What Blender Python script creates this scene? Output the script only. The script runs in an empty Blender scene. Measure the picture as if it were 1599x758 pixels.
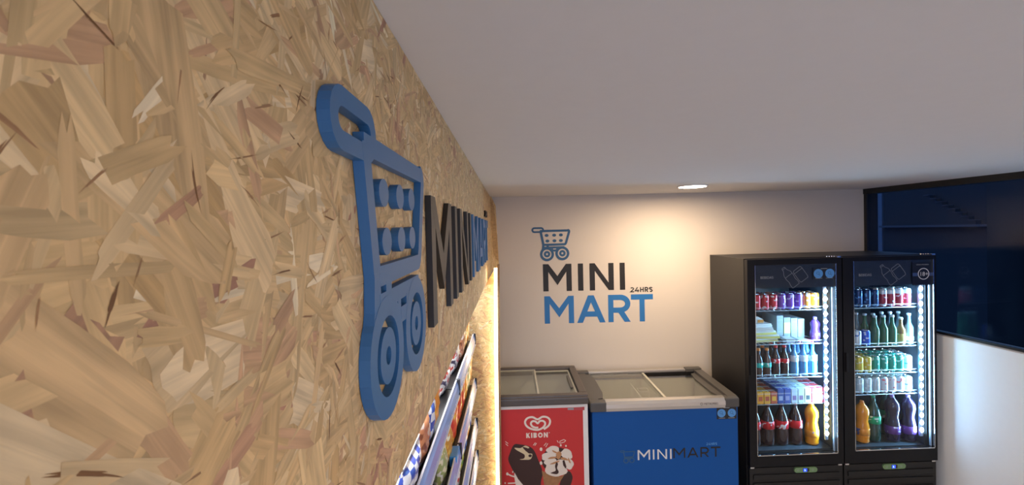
import bpy, bmesh, math, random
from mathutils import Vector, Matrix
PI = math.pi
H = 2.15                                    # height of the camera above the floor
S = bpy.context.scene
COL = S.collection

# ------------------------------------------------------------------ camera
cam_d = bpy.data.cameras.new('camera'); cam = bpy.data.objects.new('camera', cam_d); COL.objects.link(cam)
r_, u_, f_ = (0.99933704, -0.02735581, -0.02402363), (0.02448515, 0.01666307, 0.99956131), (0.0269435, 0.99948687, -0.01732184)
cam.matrix_world = Matrix(((r_[0], u_[0], -f_[0], 0), (r_[1], u_[1], -f_[1], 0), (r_[2], u_[2], -f_[2], H), (0, 0, 0, 1)))
cam_d.sensor_width = 36; cam_d.lens = 699.8 * 36 / 1599
cam_d.shift_x = -0.0108; cam_d.shift_y = -0.0036
cam_d.dof.use_dof = True; cam_d.dof.focus_distance = 2.4; cam_d.dof.aperture_fstop = 26
cam_d.clip_start = 0.01; cam_d.clip_end = 200
S.camera = cam
# ------------------------------------------------------------------ view, world
S.view_settings.view_transform = 'Standard'; S.view_settings.look = 'None'
S.view_settings.exposure = 0.0; S.view_settings.gamma = 1; S.view_settings.use_curve_mapping = False
S.cycles.use_denoising = True
S.cycles.max_bounces = 8; S.cycles.transparent_max_bounces = 16; S.cycles.diffuse_bounces = 5
S.cycles.sample_clamp_indirect = 6
wd = bpy.data.worlds.new('dusk'); S.world = wd; wd.use_nodes = True
bg = wd.node_tree.nodes['Background']
bg.inputs[1].default_value = 1.0
_n, _l = wd.node_tree.nodes, wd.node_tree.links           # blue hour: dim towards the horizon, brighter overhead
_tc = _n.new('ShaderNodeTexCoord'); _sx = _n.new('ShaderNodeSeparateXYZ'); _cr = _n.new('ShaderNodeValToRGB')
_l.new(_tc.outputs['Generated'], _sx.inputs[0]); _l.new(_sx.outputs[2], _cr.inputs[0]); _l.new(_cr.outputs[0], bg.inputs[0])
_e = _cr.color_ramp.elements; _e[0].color = (.02, .07, .28, 1); _e[0].position = .02; _e[1].color = (.30, .62, 1.0, 1); _e[1].position = .55
_k = _e.new(.12); _k.color = (.04, .12, .42, 1)
WARM = (1.0, 0.74, 0.48); COOL = (0.30, 0.66, 1.0)

def lamp(name, kind, loc, power, color, size=.1, size_y=None, look=None, spot=None, blend=.5, parent=None):
    d = bpy.data.lights.new(name, kind); o = bpy.data.objects.new(name, d); COL.objects.link(o)
    d.energy = power; d.color = color; o.location = loc
    if kind == 'AREA':
        d.size = size
        if size_y: d.shape = 'RECTANGLE'; d.size_y = size_y
        else: d.shape = 'DISK'
    else: d.shadow_soft_size = size
    if spot: d.spot_size = spot; d.spot_blend = blend
    if look is not None: o.rotation_euler = Vector(look).to_track_quat('-Z', 'Y').to_euler()
    if parent: o.parent = parent
    return o
# bluish fill lamp added behind the camera, in front of the solid wall
lamp('cool_fill_light', 'AREA', (.55, -2.6, 1.2), 46, (0.30, 0.56, 1.0), 2.2, 2.0, look=(0.6, 1, -0.1))

# ------------------------------------------------------------------ materials
MATS = {}
def nt(m): return m.node_tree.nodes, m.node_tree.links
def mat(name, col, rough=.5, metal=0, spec=.5, emit=None, es=0, coat=0, noise=0, nscale=30, bump=0, trans=0, alpha=1):
    if name in MATS: return MATS[name]
    m = bpy.data.materials.new(name); m.use_nodes = True; n, l = nt(m); b = n['Principled BSDF']
    b.inputs['Base Color'].default_value = (*col, 1); b.inputs['Roughness'].default_value = rough
    b.inputs['Metallic'].default_value = metal; b.inputs['Specular IOR Level'].default_value = spec
    b.inputs['Coat Weight'].default_value = coat; b.inputs['Transmission Weight'].default_value = trans
    b.inputs['Alpha'].default_value = alpha
    if emit: b.inputs['Emission Color'].default_value = (*emit, 1); b.inputs['Emission Strength'].default_value = es
    tc = n.new('ShaderNodeTexCoord'); nz = n.new('ShaderNodeTexNoise'); nz.inputs['Scale'].default_value = nscale
    nz.inputs['Detail'].default_value = 4
    l.new(tc.outputs['Object'], nz.inputs['Vector'])
    mx = n.new('ShaderNodeMixRGB'); mx.blend_type = 'MULTIPLY'; mx.inputs[0].default_value = noise or .04
    mx.inputs[1].default_value = (*col, 1); l.new(nz.outputs['Fac'], mx.inputs[2]); l.new(mx.outputs[0], b.inputs['Base Color'])
    if bump:
        bp = n.new('ShaderNodeBump'); bp.inputs['Strength'].default_value = bump; bp.inputs['Distance'].default_value = .002
        l.new(nz.outputs['Fac'], bp.inputs['Height']); l.new(bp.outputs[0], b.inputs['Normal'])
    MATS[name] = m; return m
def glass(name, tint=(1, 1, 1), refl=1.0, rough=.02):
    if name in MATS: return MATS[name]
    m = bpy.data.materials.new(name); m.use_nodes = True; n, l = nt(m); n.remove(n['Principled BSDF'])
    t = n.new('ShaderNodeBsdfTransparent'); t.inputs[0].default_value = (*tint, 1)
    g = n.new('ShaderNodeBsdfGlossy'); g.inputs['Roughness'].default_value = rough
    fr = n.new('ShaderNodeFresnel'); fr.inputs[0].default_value = 1.45
    mm = n.new('ShaderNodeMath'); mm.operation = 'MULTIPLY'; mm.inputs[1].default_value = refl
    geo = n.new('ShaderNodeNewGeometry'); ior = n.new('ShaderNodeMapRange'); ior.inputs[3].default_value = 1.45; ior.inputs[4].default_value = 1 / 1.45
    l.new(geo.outputs['Backfacing'], ior.inputs[0]); l.new(ior.outputs[0], fr.inputs[0])
    mx = n.new('ShaderNodeMixShader'); l.new(fr.outputs[0], mm.inputs[0]); l.new(mm.outputs[0], mx.inputs[0])
    l.new(t.outputs[0], mx.inputs[1]); l.new(g.outputs[0], mx.inputs[2]); l.new(mx.outputs[0], n['Material Output'].inputs[0])
    MATS[name] = m; return m
def osb_mat():
    m = bpy.data.materials.new('osb_strands'); m.use_nodes = True; n, l = nt(m); b = n['Principled BSDF']
    a = n.new('ShaderNodeAttribute'); a.attribute_name = 'Col'
    uv = n.new('ShaderNodeUVMap'); mp = n.new('ShaderNodeMapping'); mp.inputs['Scale'].default_value = (9, 190, 1)
    l.new(uv.outputs[0], mp.inputs[0]); nz = n.new('ShaderNodeTexNoise'); nz.inputs['Scale'].default_value = 1.0; nz.inputs['Detail'].default_value = 5
    nz.inputs['Distortion'].default_value = .6
    l.new(mp.outputs[0], nz.inputs['Vector'])
    mp2 = n.new('ShaderNodeMapping'); mp2.inputs['Scale'].default_value = (14, 45, 1); l.new(uv.outputs[0], mp2.inputs[0])
    n2 = n.new('ShaderNodeTexNoise'); n2.inputs['Scale'].default_value = 1; n2.inputs['Detail'].default_value = 2; l.new(mp2.outputs[0], n2.inputs['Vector'])
    ad = n.new('ShaderNodeMath'); ad.operation = 'ADD'; l.new(nz.outputs['Fac'], ad.inputs[0]); l.new(n2.outputs['Fac'], ad.inputs[1])
    r = n.new('ShaderNodeMapRange'); r.inputs[1].default_value = .72; r.inputs[2].default_value = 1.28; r.inputs[3].default_value = .68; r.inputs[4].default_value = 1.14
    l.new(ad.outputs[0], r.inputs[0])
    mx = n.new('ShaderNodeMixRGB'); mx.blend_type = 'MULTIPLY'; mx.inputs[0].default_value = 1
    l.new(a.outputs['Color'], mx.inputs[1]); l.new(r.outputs[0], mx.inputs[2]); l.new(mx.outputs[0], b.inputs['Base Color'])
    b.inputs['Roughness'].default_value = .55; b.inputs['Specular IOR Level'].default_value = .3
    bp = n.new('ShaderNodeBump'); bp.inputs['Strength'].default_value = .35; bp.inputs['Distance'].default_value = .0008
    l.new(nz.outputs['Fac'], bp.inputs['Height']); l.new(bp.outputs[0], b.inputs['Normal'])
    return m
OSB = osb_mat()
M = dict(
    wall=mat('wall_paint', (.66, .60, .54), .8, bump=.05, nscale=200), ceil=mat('ceiling_paint', (.72, .70, .69), .85),
    floor=mat('floor_tile', (.42, .38, .34), .35), white=mat('white_plastic', (.80, .78, .76), .4),
    white_wall=mat('white_low_wall_paint', (.80, .83, .86), .55), black=mat('black_metal', (.006, .006, .008), .45, spec=.25),
    black_side=mat('black_powder_coat', (.016, .015, .015), .45, spec=.35, bump=.1, nscale=400),
    letter_black=mat('black_acrylic', (.018, .016, .016), .42), letter_blue=mat('blue_acrylic', (.035, .15, .36), .45),
    vinyl_blue=mat('blue_vinyl', (.020, .17, .48), .5), vinyl_navy=mat('dark_blue_vinyl', (.03, .11, .24), .5), vinyl_black=mat('black_vinyl', (.012, .010, .010), .5),
    freezer_grey=mat('dark_grey_plastic', (.085, .080, .076), .4), freezer_brown=mat('taupe_grey_plastic', (.088, .072, .064), .38),
    silver=mat('brushed_silver', (.62, .60, .58), .28, metal=.75), blue=mat('freezer_blue_vinyl', (.004, .085, .34), .45, spec=.25),
    red=mat('poster_red', (.56, .022, .022), .4, coat=.2), cream=mat('poster_cream', (.80, .70, .60), .5),
    choc=mat('poster_chocolate', (.045, .016, .012), .5), vanilla=mat('poster_vanilla', (.68, .55, .34), .5),
    waffle=mat('poster_waffle', (.46, .22, .09), .5, noise=.5, nscale=60), caramel=mat('poster_caramel', (.52, .25, .11), .5), pink=mat('poster_pink', (.80, .42, .36), .5),
    interior=mat('cooler_interior', (.030, .034, .042), .5), chrome=mat('chrome', (.8, .8, .8), .15, metal=1),
    grey_line=mat('grey_print', (.32, .34, .36), .5), sticker=mat('navy_sticker', (.01, .012, .02), .4), sticker_blue=mat('light_blue_print', (.10, .33, .72), .4),
    panel_green=mat('control_panel_green', (.17, .28, .13), .4), display=mat('blue_display', (.0, .01, .2), .3, emit=(.02, .06, 1), es=2.2),
    digits=mat('display_digits', (.2, .4, 1), .3, emit=(.35, .55, 1), es=4), wire=mat('shelf_wire', (.60, .62, .64), .3, metal=.6),
    led=mat('led_diode', (1, 1, 1), .3, emit=(.80, .92, 1), es=26), led_back=mat('led_rail', (.40, .46, .55), .35, metal=.3),
    warm_led=mat('warm_led_tape', (1, .9, .7), .4, emit=(1, .80, .48), es=6),
    lampglow=mat('lamp_diffuser', (1, 1, 1), .4, emit=(1, .93, .80), es=14), frame=mat('window_frame_black', (.012, .011, .010), .5),
    shelf_black=mat('shelf_black', (.014, .013, .013), .4), rail=mat('price_rail', (.27, .42, .82), .22, coat=.5),  # rail: bluish plastic, with the blue light it reflects put into the colour
    rail_edge=mat('price_rail_edge', (.80, .82, .88), .3), rail_cap=mat('rail_end_cap', (.02, .02, .025), .4), concrete=mat('ledge_cap', (.48, .42, .37), .6),
)
G_COOLER = glass('cooler_glass', (.93, .97, 1), .5)
G_WIN = glass('window_glass', (.72, .78, .90), .35)
G_LID = glass('lid_glass', (.90, .92, .88), 1.6, .08)
G_PET = glass('clear_plastic', (.80, .86, .90), 1.5, .1)

# ------------------------------------------------------------------ helpers
def obj(name, bm, m, parent=None, loc=None, smooth=False):
    me = bpy.data.meshes.new(name)
    if isinstance(bm, bpy.types.Mesh): me = bm
    else:
        bm.normal_update(); bm.to_mesh(me); bm.free()
    if m is not None and not me.materials:
        for q in (m if isinstance(m, (list, tuple)) else [m]): me.materials.append(q)
    if smooth:
        for p in me.polygons: p.use_smooth = True
    o = bpy.data.objects.new(name, me); COL.objects.link(o)
    if parent: o.parent = parent
    if loc is not None: o.location = loc
    return o
def thing(name, label, cat, loc=(0, 0, 0), group=None, rz=0):
    o = bpy.data.objects.new(name, None); COL.objects.link(o); o.location = loc; o.rotation_euler = (0, 0, rz)
    o.empty_display_size = .1
    o['label'] = label; o['category'] = cat
    if group: o['group'] = group
    return o
def tag(o, label, cat, group=None):
    o['label'] = label; o['category'] = cat
    if group: o['group'] = group
    return o
def struct(name, bm, m): o = obj(name, bm, m); o['kind'] = 'structure'; return o
def BM(): return bmesh.new()
def box(bm, x0, x1, y0, y1, z0, z1, bev=0, mi=0):
    r = bmesh.ops.create_cube(bm, size=1)
    bmesh.ops.scale(bm, vec=(x1 - x0, y1 - y0, z1 - z0), verts=r['verts'])
    bmesh.ops.translate(bm, vec=((x0 + x1) / 2, (y0 + y1) / 2, (z0 + z1) / 2), verts=r['verts'])
    if bev:
        e = {e for v in r['verts'] for e in v.link_edges}
        bmesh.ops.bevel(bm, geom=list(e), offset=bev, segments=2, affect='EDGES', profile=.7)
    return bm
def bx(*a, **k): return box(BM(), *a, **k)
LAYER = {}
def lift(bm, d0, d1):
    """each further piece of one sign face sits a hair prouder, so that joined strokes never share a plane"""
    if d1 <= d0: return 0
    k = LAYER.get(bm, 0); LAYER[bm] = k + 1
    return k * .00006
def prism(bm, pts, mp, d0, d1):
    d1 += lift(bm, d0, d1)
    a = [bm.verts.new(mp(u, v, d0)) for u, v in pts]; b = [bm.verts.new(mp(u, v, d1)) for u, v in pts]
    n = len(pts); bm.faces.new(a[::-1]); bm.faces.new(b)
    for i in range(n): bm.faces.new((a[i], a[(i + 1) % n], b[(i + 1) % n], b[i]))
    return bm
def fix(bm): bmesh.ops.recalc_face_normals(bm, faces=bm.faces[:]); return bm
def stroke(bm, pts, t, mp, d0, d1, closed=False):
    """mitred band of width t along pts, as a prism between depths d0, d1"""
    d1 += lift(bm, d0, d1)
    n = len(pts); L, R_ = [], []
    for i in range(n):
        p = Vector(pts[i])
        a = Vector(pts[i - 1]) if (i > 0 or closed) else None
        b = Vector(pts[(i + 1) % n]) if (i < n - 1 or closed) else None
        d1_ = (p - a).normalized() if a is not None else (b - p).normalized()
        d2_ = (b - p).normalized() if b is not None else d1_
        nn = Vector((-d1_.y - d2_.y, d1_.x + d2_.x)).normalized(); k = max(.35, nn.dot(Vector((-d1_.y, d1_.x))))
        L.append(p + nn * t / 2 / k); R_.append(p - nn * t / 2 / k)
    va = [[bm.verts.new(mp(q.x, q.y, d)) for q in s] for s in (L, R_) for d in (d0, d1)]
    L0, L1, R0, R1 = va
    m = n if closed else n - 1
    for i in range(m):
        j = (i + 1) % n
        for q in ((L1[i], L1[j], R1[j], R1[i]), (L0[j], L0[i], R0[i], R0[j]), (L0[i], L0[j], L1[j], L1[i]), (R0[j], R0[i], R1[i], R1[j])):
            bm.faces.new(q)
    if not closed:
        bm.faces.new((L0[0], L1[0], R1[0], R0[0])); bm.faces.new((L1[-1], L0[-1], R0[-1], R1[-1]))
    return bm
def arc(cx, cy, rx, ry, a0, a1, n=14):
    return [(cx + rx * math.cos(math.radians(a0 + (a1 - a0) * i / n)), cy + ry * math.sin(math.radians(a0 + (a1 - a0) * i / n))) for i in range(n + 1)]
def ell(cx, cy, rx, ry, n=24): return arc(cx, cy, rx, ry, 0, 360 - 360 / n, n - 1)
def glyph(bm, ch, mp, h, x, y, w, t, d0, d1):
    """one capital or digit, lower left at x,y, height h, width w, stem t"""
    P = lambda pts: prism(bm, [(x + a * w, y + b * h) for a, b in pts], mp, d0, d1)
    K = lambda pts, c=False: stroke(bm, [(x + a * w, y + b * h) for a, b in pts], t, mp, d0, d1, c)
    s = t / w; v = t / h
    e = .0004
    if ch == 'M':
        P([(0, 0), (s, 0), (s, 1), (0, 1)]); P([(1 - s, 0), (1, 0), (1, 1), (1 - s, 1)])
        P([(0, 1), (.5, .22), (.5, .22 + 1.75 * v), (s * 1.05, 1)]); P([(1, 1), (1 - s * 1.05, 1), (.5, .22 + 1.75 * v), (.5, .22)])
    elif ch == 'N':
        P([(0, 0), (s, 0), (s, 1), (0, 1)]); P([(1 - s, 0), (1, 0), (1, 1), (1 - s, 1)]); P([(0, 1), (s, 1), (1, 0), (1 - s, 0)])
    elif ch in 'I1l':
        P([(0, 0), (s, 0), (s, 1), (0, 1)]); 
        if ch == '1': P([(-.25, .82), (0, .82), (0, 1), (-.25, .9)])
    elif ch == 'A':
        P([(0, 0), (s * 1.1, 0), (.5 + s * .55, 1), (.5 - s * .55, 1)]); P([(1 - s * 1.1, 0), (1, 0), (.5 + s * .55, 1), (.5 - s * .55, 1)])
        P([(.2, .22), (.8, .22), (.8, .22 + v), (.2, .22 + v)])
    elif ch in 'RB':
        P([(0, 0), (s, 0), (s, 1), (0, 1)])
        rr = .33 if ch == 'R' else .26; c = 1 - rr
        K([(s * .8, 1 - v / 2), (.55, 1 - v / 2)] + [(a, b) for a, b in arc(.55, c, .45 - s / 2, rr - v / 2, 90, -90, 12)][1:] + [(s * .8, c - rr + v / 2)])
        if ch == 'R': P([(.44, .36), (.44 + s * 1.1, .40), (1, 0), (1 - s * 1.15, 0)])
        else: K([(s * .8, v / 2), (.6, v / 2)] + arc(.6, .26, .40 - s / 2, .26 - v / 2, -90, 90, 12)[1:] + [(s * .8, .52 - v / 2)])
    elif ch == 'T':
        P([(.5 - s / 2, 0), (.5 + s / 2, 0), (.5 + s / 2, 1), (.5 - s / 2, 1)]); P([(0, 1 - v), (1, 1 - v), (1, 1), (0, 1)])
    elif ch == 'H':
        P([(0, 0), (s, 0), (s, 1), (0, 1)]); P([(1 - s, 0), (1, 0), (1, 1), (1 - s, 1)]); P([(s / 2, .5 - v / 2), (1 - s / 2, .5 - v / 2), (1 - s / 2, .5 + v / 2), (s / 2, .5 + v / 2)])
    elif ch == 'K':
        P([(0, 0), (s, 0), (s, 1), (0, 1)]); P([(s * .8, .36), (s * .8, .66), (1 - s * 1.1, 1), (1, 1)][0:2] + [(1 - s * .9, 1), (1, 1)]); P([(.30, .48), (.30 + s, .62), (1.02, 0), (1.02 - s * 1.3, 0)])
    elif ch == 'O': K(ell(.5, .5, .5 - s / 2, .5 - v / 2, 28), True)
    elif ch == 'S':
        K([(.93, .83)] + arc(.5, .73, .42, .27 - v / 2, 40, 270, 12) + arc(.5, .27 - 0, .45 - s / 4, .27 - v / 2, 90, -140, 14)[1:])
    elif ch == '2':
        K(arc(.48, .70, .40, .30 - v / 2, 150, -35, 10) + [(.1, v / 2), (1, v / 2)])
    elif ch == '4':
        K([(.62, 1), (.06, .28), (1, .28)]); P([(.62, 0), (.62 + s, 0), (.62 + s, .55), (.62, .55)])
    return bm
def text_mesh(s, size, mp, d0=.0, d1=.0006, align='LEFT'):
    """small print: the built-in typeface turned into a thin mesh"""
    c = bpy.data.curves.new('print', 'FONT'); c.body = s; c.size = size; c.align_x = align; c.extrude = (d1 - d0) / 2; c.resolution_u = 3
    o = bpy.data.objects.new('print', c); COL.objects.link(o)
    bpy.context.view_layer.update()
    me = bpy.data.meshes.new_from_object(o.evaluated_get(bpy.context.evaluated_depsgraph_get()))
    bpy.data.objects.remove(o)
    for v in me.vertices: v.co = mp(v.co.x, v.co.y, (d0 + d1) / 2 + v.co.z)
    me.materials.clear(); return me
def lathe(bm, prof, n=16, cx=0, cy=0, z=0, cap=True):
    rings = []
    for r, h in prof: rings.append([bm.verts.new((cx + r * math.cos(2 * PI * i / n), cy + r * math.sin(2 * PI * i / n), z + h)) for i in range(n)])
    for a, b in zip(rings, rings[1:]):
        for i in range(n): bm.faces.new((a[i], a[(i + 1) % n], b[(i + 1) % n], b[i]))
    if cap: bm.faces.new(rings[0][::-1]); bm.faces.new(rings[-1])
    return bm
def tube(bm, p, q, r, n=6):
    p, q = Vector(p), Vector(q); d = (q - p).normalized(); a = d.orthogonal().normalized(); b = d.cross(a)
    A = [bm.verts.new(p + (a * math.cos(2 * PI * i / n) + b * math.sin(2 * PI * i / n)) * r) for i in range(n)]
    B = [bm.verts.new(q + (a * math.cos(2 * PI * i / n) + b * math.sin(2 * PI * i / n)) * r) for i in range(n)]
    for i in range(n): bm.faces.new((A[i], A[(i + 1) % n], B[(i + 1) % n], B[i]))
    bm.faces.new(A[::-1]); bm.faces.new(B); return bm

# ------------------------------------------------------------------ oriented strand board
PAL = [(.56, .375, .19), (.59, .40, .21), (.54, .35, .17), (.63, .45, .26), (.50, .30, .17), (.57, .38, .20), (.60, .42, .23), (.47, .27, .16), (.55, .36, .18), (.67, .51, .33), (.58, .39, .20), (.61, .42, .22)]
def osb(name, poly, mp, thick, dens, seed, parent=None, lmin=.07, lmax=.22, wmin=.010, wmax=.042, focus=None):
    """board = a slab with the outline poly (u,v) plus pressed strands lying in its face; mp(u,v,d) maps to the world"""
    rnd = random.Random(seed); V, F, C, U = [], [], [], []
    us = [p[0] for p in poly]; vs = [p[1] for p in poly]
    n = len(poly); V += [mp(u, v, 0) for u, v in poly] + [mp(u, v, -thick) for u, v in poly]
    F.append(list(range(n))); F.append(list(range(n, 2 * n))[::-1])
    for i in range(n): F.append([i, n + i, n + (i + 1) % n, (i + 1) % n])
    for f in F:
        for k in f: C.append((.50, .31, .14)); U.append((V[k][0] * 1.0 + V[k][1], V[k][2]))
    def clip(pts):
        # Sutherland-Hodgman against the convex outline
        out = pts
        for i in range(n):
            a, b = poly[i], poly[(i + 1) % n]; inp = out; out = []
            if not inp: break
            def side(p): return (b[0] - a[0]) * (p[1] - a[1]) - (b[1] - a[1]) * (p[0] - a[0])
            for j in range(len(inp)):
                p, q = inp[j - 1], inp[j]; sp, sq = side(p), side(q)
                if (sp >= 0) != (sq >= 0):
                    t = sp / (sp - sq); out.append(tuple(p[k] + t * (q[k] - p[k]) for k in range(4)))
                if sq >= 0: out.append(q)
        return out
    area = abs(sum(poly[i - 1][0] * poly[i][1] - poly[i][0] * poly[i - 1][1] for i in range(n)) / 2)
    N = int(area * dens)
    for k in range(N):
        u, v = rnd.uniform(min(us), max(us)), rnd.uniform(min(vs), max(vs))
        frac = k / N
        L = rnd.uniform(lmin, lmax) * (1.0 if frac < .6 else .75); w = rnd.uniform(wmin, wmax)
        if rnd.random() < .12: w *= 1.4
        if rnd.random() < .15: L *= 1.5
        if .80 < frac <= .93: L *= rnd.uniform(.3, .7); w *= rnd.uniform(.25, .5)
        if frac > .93: L = rnd.uniform(.005, .022); w = rnd.uniform(.0008, .0026)
        ang = (rnd.uniform(0, PI) if rnd.random() < .6 else rnd.gauss(.1, .5)); ca, sa = math.cos(ang), math.sin(ang)
        nn = 3; prof = []
        taper0, taper1 = rnd.uniform(.72, 1), rnd.uniform(.72, 1)
        top = [(-L / 2 + L * t, (w / 2) * (taper0 if t == 0 else taper1 if t == 1 else 1) * rnd.uniform(.86, 1.06)) for t in (0, .12, .4, .7, .9, 1)]
        bot = [(-L / 2 + L * t, -(w / 2) * (taper0 if t == 0 else taper1 if t == 1 else 1) * rnd.uniform(.86, 1.06)) for t in (1, .88, .6, .3, .1, 0)]
        e1 = [(L / 2 + rnd.uniform(-.004, .010), q * w / 2 * taper1) for q in (.5, 0, -.5)]
        e0 = [(-L / 2 - rnd.uniform(-.004, .012), q * w / 2 * taper0) for q in (-.5, 0, .5)]
        uo = rnd.uniform(0, 50); bend = rnd.uniform(-.06, .06)
        pts = []
        for a, b in top + e1 + bot + e0:
            b2 = b + bend * (a * a / L - L / 12)
            pts.append((u + a * ca - b2 * sa, v + a * sa + b2 * ca, a + uo, b + uo))
        pts = clip(pts)
        if len(pts) < 3: continue
        h = .0002 + .0011 * frac; t1, t2 = rnd.uniform(-.004, .004), rnd.uniform(-.012, .012)
        if frac > .93: col = rnd.choice([(.24, .12, .05), (.34, .18, .08), (.42, .24, .12)])
        else:
            c = rnd.choice(PAL); g = rnd.uniform(.90, 1.09); q_ = .85 if rnd.random() < .75 else 1.5
            col = tuple(min(.9, (m_ + (x - m_) * q_) * g) for x, m_ in zip(c, (.57, .385, .20)))
            col = tuple(min(.92, x * k_) for x, k_ in zip(col, (1.24, 1.32, 1.32)))
        base = len(V)
        for p in pts:
            dd = h + t1 * (p[2] - uo) + t2 * (p[3] - uo)
            V.append(mp(p[0], p[1], max(.00005, min(.0018, dd))))
        F.append(list(range(base, base + len(pts))))
        for p in pts: C.append(col); U.append((p[2], p[3]))
    me = bpy.data.meshes.new(name); me.from_pydata([tuple(v) for v in V], [], F)
    ca_ = me.color_attributes.new('Col', 'FLOAT_COLOR', 'CORNER'); ul = me.uv_layers.new(name='UVMap')
    ca_.data.foreach_set('color', [x for c in C for x in (*c, 1)]); ul.data.foreach_set('uv', [x for c in U for x in c])
    me.materials.append(OSB); me.update()
    o = bpy.data.objects.new(name, me); COL.objects.link(o)
    if parent: o.parent = parent
    return o

# ================================================================== THE ROOM
AX = -.170                                   # face of the OSB header
W = 3.90; ZC = H + .300
XW = lambda y: 3.12 + (W - y) * .07          # inner face of the window wall
struct('floor', bx(-1.0, 3.7, -3, 4.1, -.1, 0), M['floor'])
struct('ceiling', bx(-1.0, 3.7, -3, 4.1, ZC, ZC + .15), M['ceil'])
struct('wall_back', bx(-1.0, 3.15, W, W + .15, 0, ZC), M['wall'])
struct('wall_left', bx(-1.0, -.80, -3, W, 0, ZC), M['wall'])
struct('wall_front', bx(-1.0, 3.8, -3.15, -3, 0, ZC), M['wall'])
def slab_w(y0, y1, off0, off1, z0, z1):
    bm = BM(); q = [(XW(y0) + off0, y0), (XW(y1) + off0, y1), (XW(y1) + off1, y1), (XW(y0) + off1, y0)]
    a = [bm.verts.new((x, y, z0)) for x, y in q]; b = [bm.verts.new((x, y, z1)) for x, y in q]
    bm.faces.new(a[::-1]); bm.faces.new(b)
    for i in range(4): bm.faces.new((a[i], a[(i + 1) % 4], b[(i + 1) % 4], b[i]))
    return fix(bm)
PT = H - .850
struct('wall_right', slab_w(-3, W, 0, .14, 0, PT), M['white_wall'])
struct('trim_1', slab_w(-3, W, -.002, .14, PT, PT + .006), M['concrete'])
win = slab_w(-3, W, .030, .038, PT + .006, ZC - .045)
wo = struct('window_1', win, G_WIN)
struct('trim_2', slab_w(-3, W, .012, .12, ZC - .045, ZC), M['frame'])
struct('trim_3', slab_w(W - .028, W, .018, .12, PT + .006, ZC - .045), M['frame'])
struct('trim_4', slab_w(-3, W, .022, .06, PT + .006, PT + .022), M['frame'])

# ================================================================== EXTERIOR seen through the window
ext_pale = mat('render_pale_blue', (.16, .18, .24), .8); ext_dark = mat('render_dark', (.02, .024, .035), .8)
ext_mid = mat('render_slate', (.07, .08, .11), .8); leafm = mat('leaf_dark', (.035, .07, .035), .7, noise=.6, nscale=8); pav = mat('outdoor_paving', (.10, .12, .16), .8)
struct('floor_outside', bx(3.9, 30, -8, 40, -.25, -.1), pav)
t = thing('neighbouring_building', 'dark building with an outdoor staircase beyond the window', 'building', (8, 8.35, -.1))
o = obj('facade', bx(0, 2.2, -1.03, 1.04, 0, 3.6), ext_dark, t)
o = obj('ledge', bx(-.12, 0, -1.03, 1.04, 2.14, 2.18), ext_mid, t)
bm = BM()
for i in range(8): box(bm, -.10, 0, -.118 - i * .118, -i * .118, 2.18, 2.74 - i * .070)
obj('staircase', bm, ext_dark, t)
bm = BM()
for i in range(8): box(bm, -.12, -.0, -.118 - i * .118, -i * .118, 2.74 - i * .070, 2.752 - i * .070)
obj('step_edge', bm, ext_mid, t)
t = thing('annex_building', 'pale bluish wall with a dark window beyond the far end of the window', 'building', (8, 10.0, -.1))
obj('facade', bx(0, 1.5, -.55, 1.6, 0, 4.2), ext_pale, t)
w_ = obj('window', bx(-.03, .02, -.30, .02, 1.95, 2.35), ext_dark, t); obj('sill', bx(-.08, .02, -.34, .06, 1.92, 1.95), ext_pale, w_)
obj('drainpipe', tube(BM(), (-.05, .1, 2.4), (-.05, .1, 4.2), .03), ext_dark, t)
t = thing('garden_wall', 'slate garden wall beyond the right part of the window', 'wall', (8.6, 5.2, -.1))
obj('masonry', bx(0, .2, -4.2, 2.0, 0, 2.08), ext_mid, t); obj('coping', bx(-.04, .24, -4.2, 2.0, 2.08, 2.14), ext_pale, t)
def foliage(bm, cx, cy, cz, rx, ry, rz, n, seed, s=.09):
    rn = random.Random(seed)
    for i in range(n):
        th, ph = rn.uniform(0, 2 * PI), math.acos(rn.uniform(-1, 1)); k = rn.uniform(.55, 1)
        c = Vector((cx + rx * k * math.sin(ph) * math.cos(th), cy + ry * k * math.sin(ph) * math.sin(th), cz + rz * k * math.cos(ph)))
        a = Vector([rn.uniform(-1, 1) for _ in range(3)]).normalized() * s; b = a.orthogonal().normalized() * s * .45
        bm.faces.new([bm.verts.new(c + q) for q in (-a, b, a, -b)])
    return bm
hed = tag(obj('hedge', foliage(BM(), 9.6, 5.1, 1.6, .6, 2.0, 1.1, 4200, 4), leafm), 'dark green hedge growing behind the slate garden wall', 'hedge')
for i, (x, y, z, r) in enumerate([(11.0, 8.6, 2.75, .42), (10.8, 7.75, 2.72, .36)]):
    t = thing('bush', ['rounded bush against the dusk sky, nearer the dark building', 'rounded bush against the dusk sky, nearer the right edge of the photo'][i], 'bush', (x, y, -.1), 'bushes against the dusk sky')
    obj('foliage', foliage(BM(), 0, 0, z, r, r, r * .9, 900, 20 + i, .07), leafm, t); obj('trunk', tube(BM(), (0, 0, 0), (0, 0, z), .05), ext_dark, t)

# ================================================================== OSB HEADER, END BOARD, SHELVES
hm = lambda u, v, d: (AX + d, u, H + v)
hb = lambda y: -.345 + (y - 1.5) * .006
t = thing('osb_header', 'oriented strand board fascia above the snack shelves, carrying the raised shop sign', 'panel', (AX, 0, H - .35))
t.location = (0, 0, 0)
hy = [(-.9, -.358), (3.80, -.333)]
osb('board', [(-.9, -.358), (3.80, -.333), (3.80, .2995), (-.9, .2995)], hm, .018, 7200, 3, t)
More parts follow.
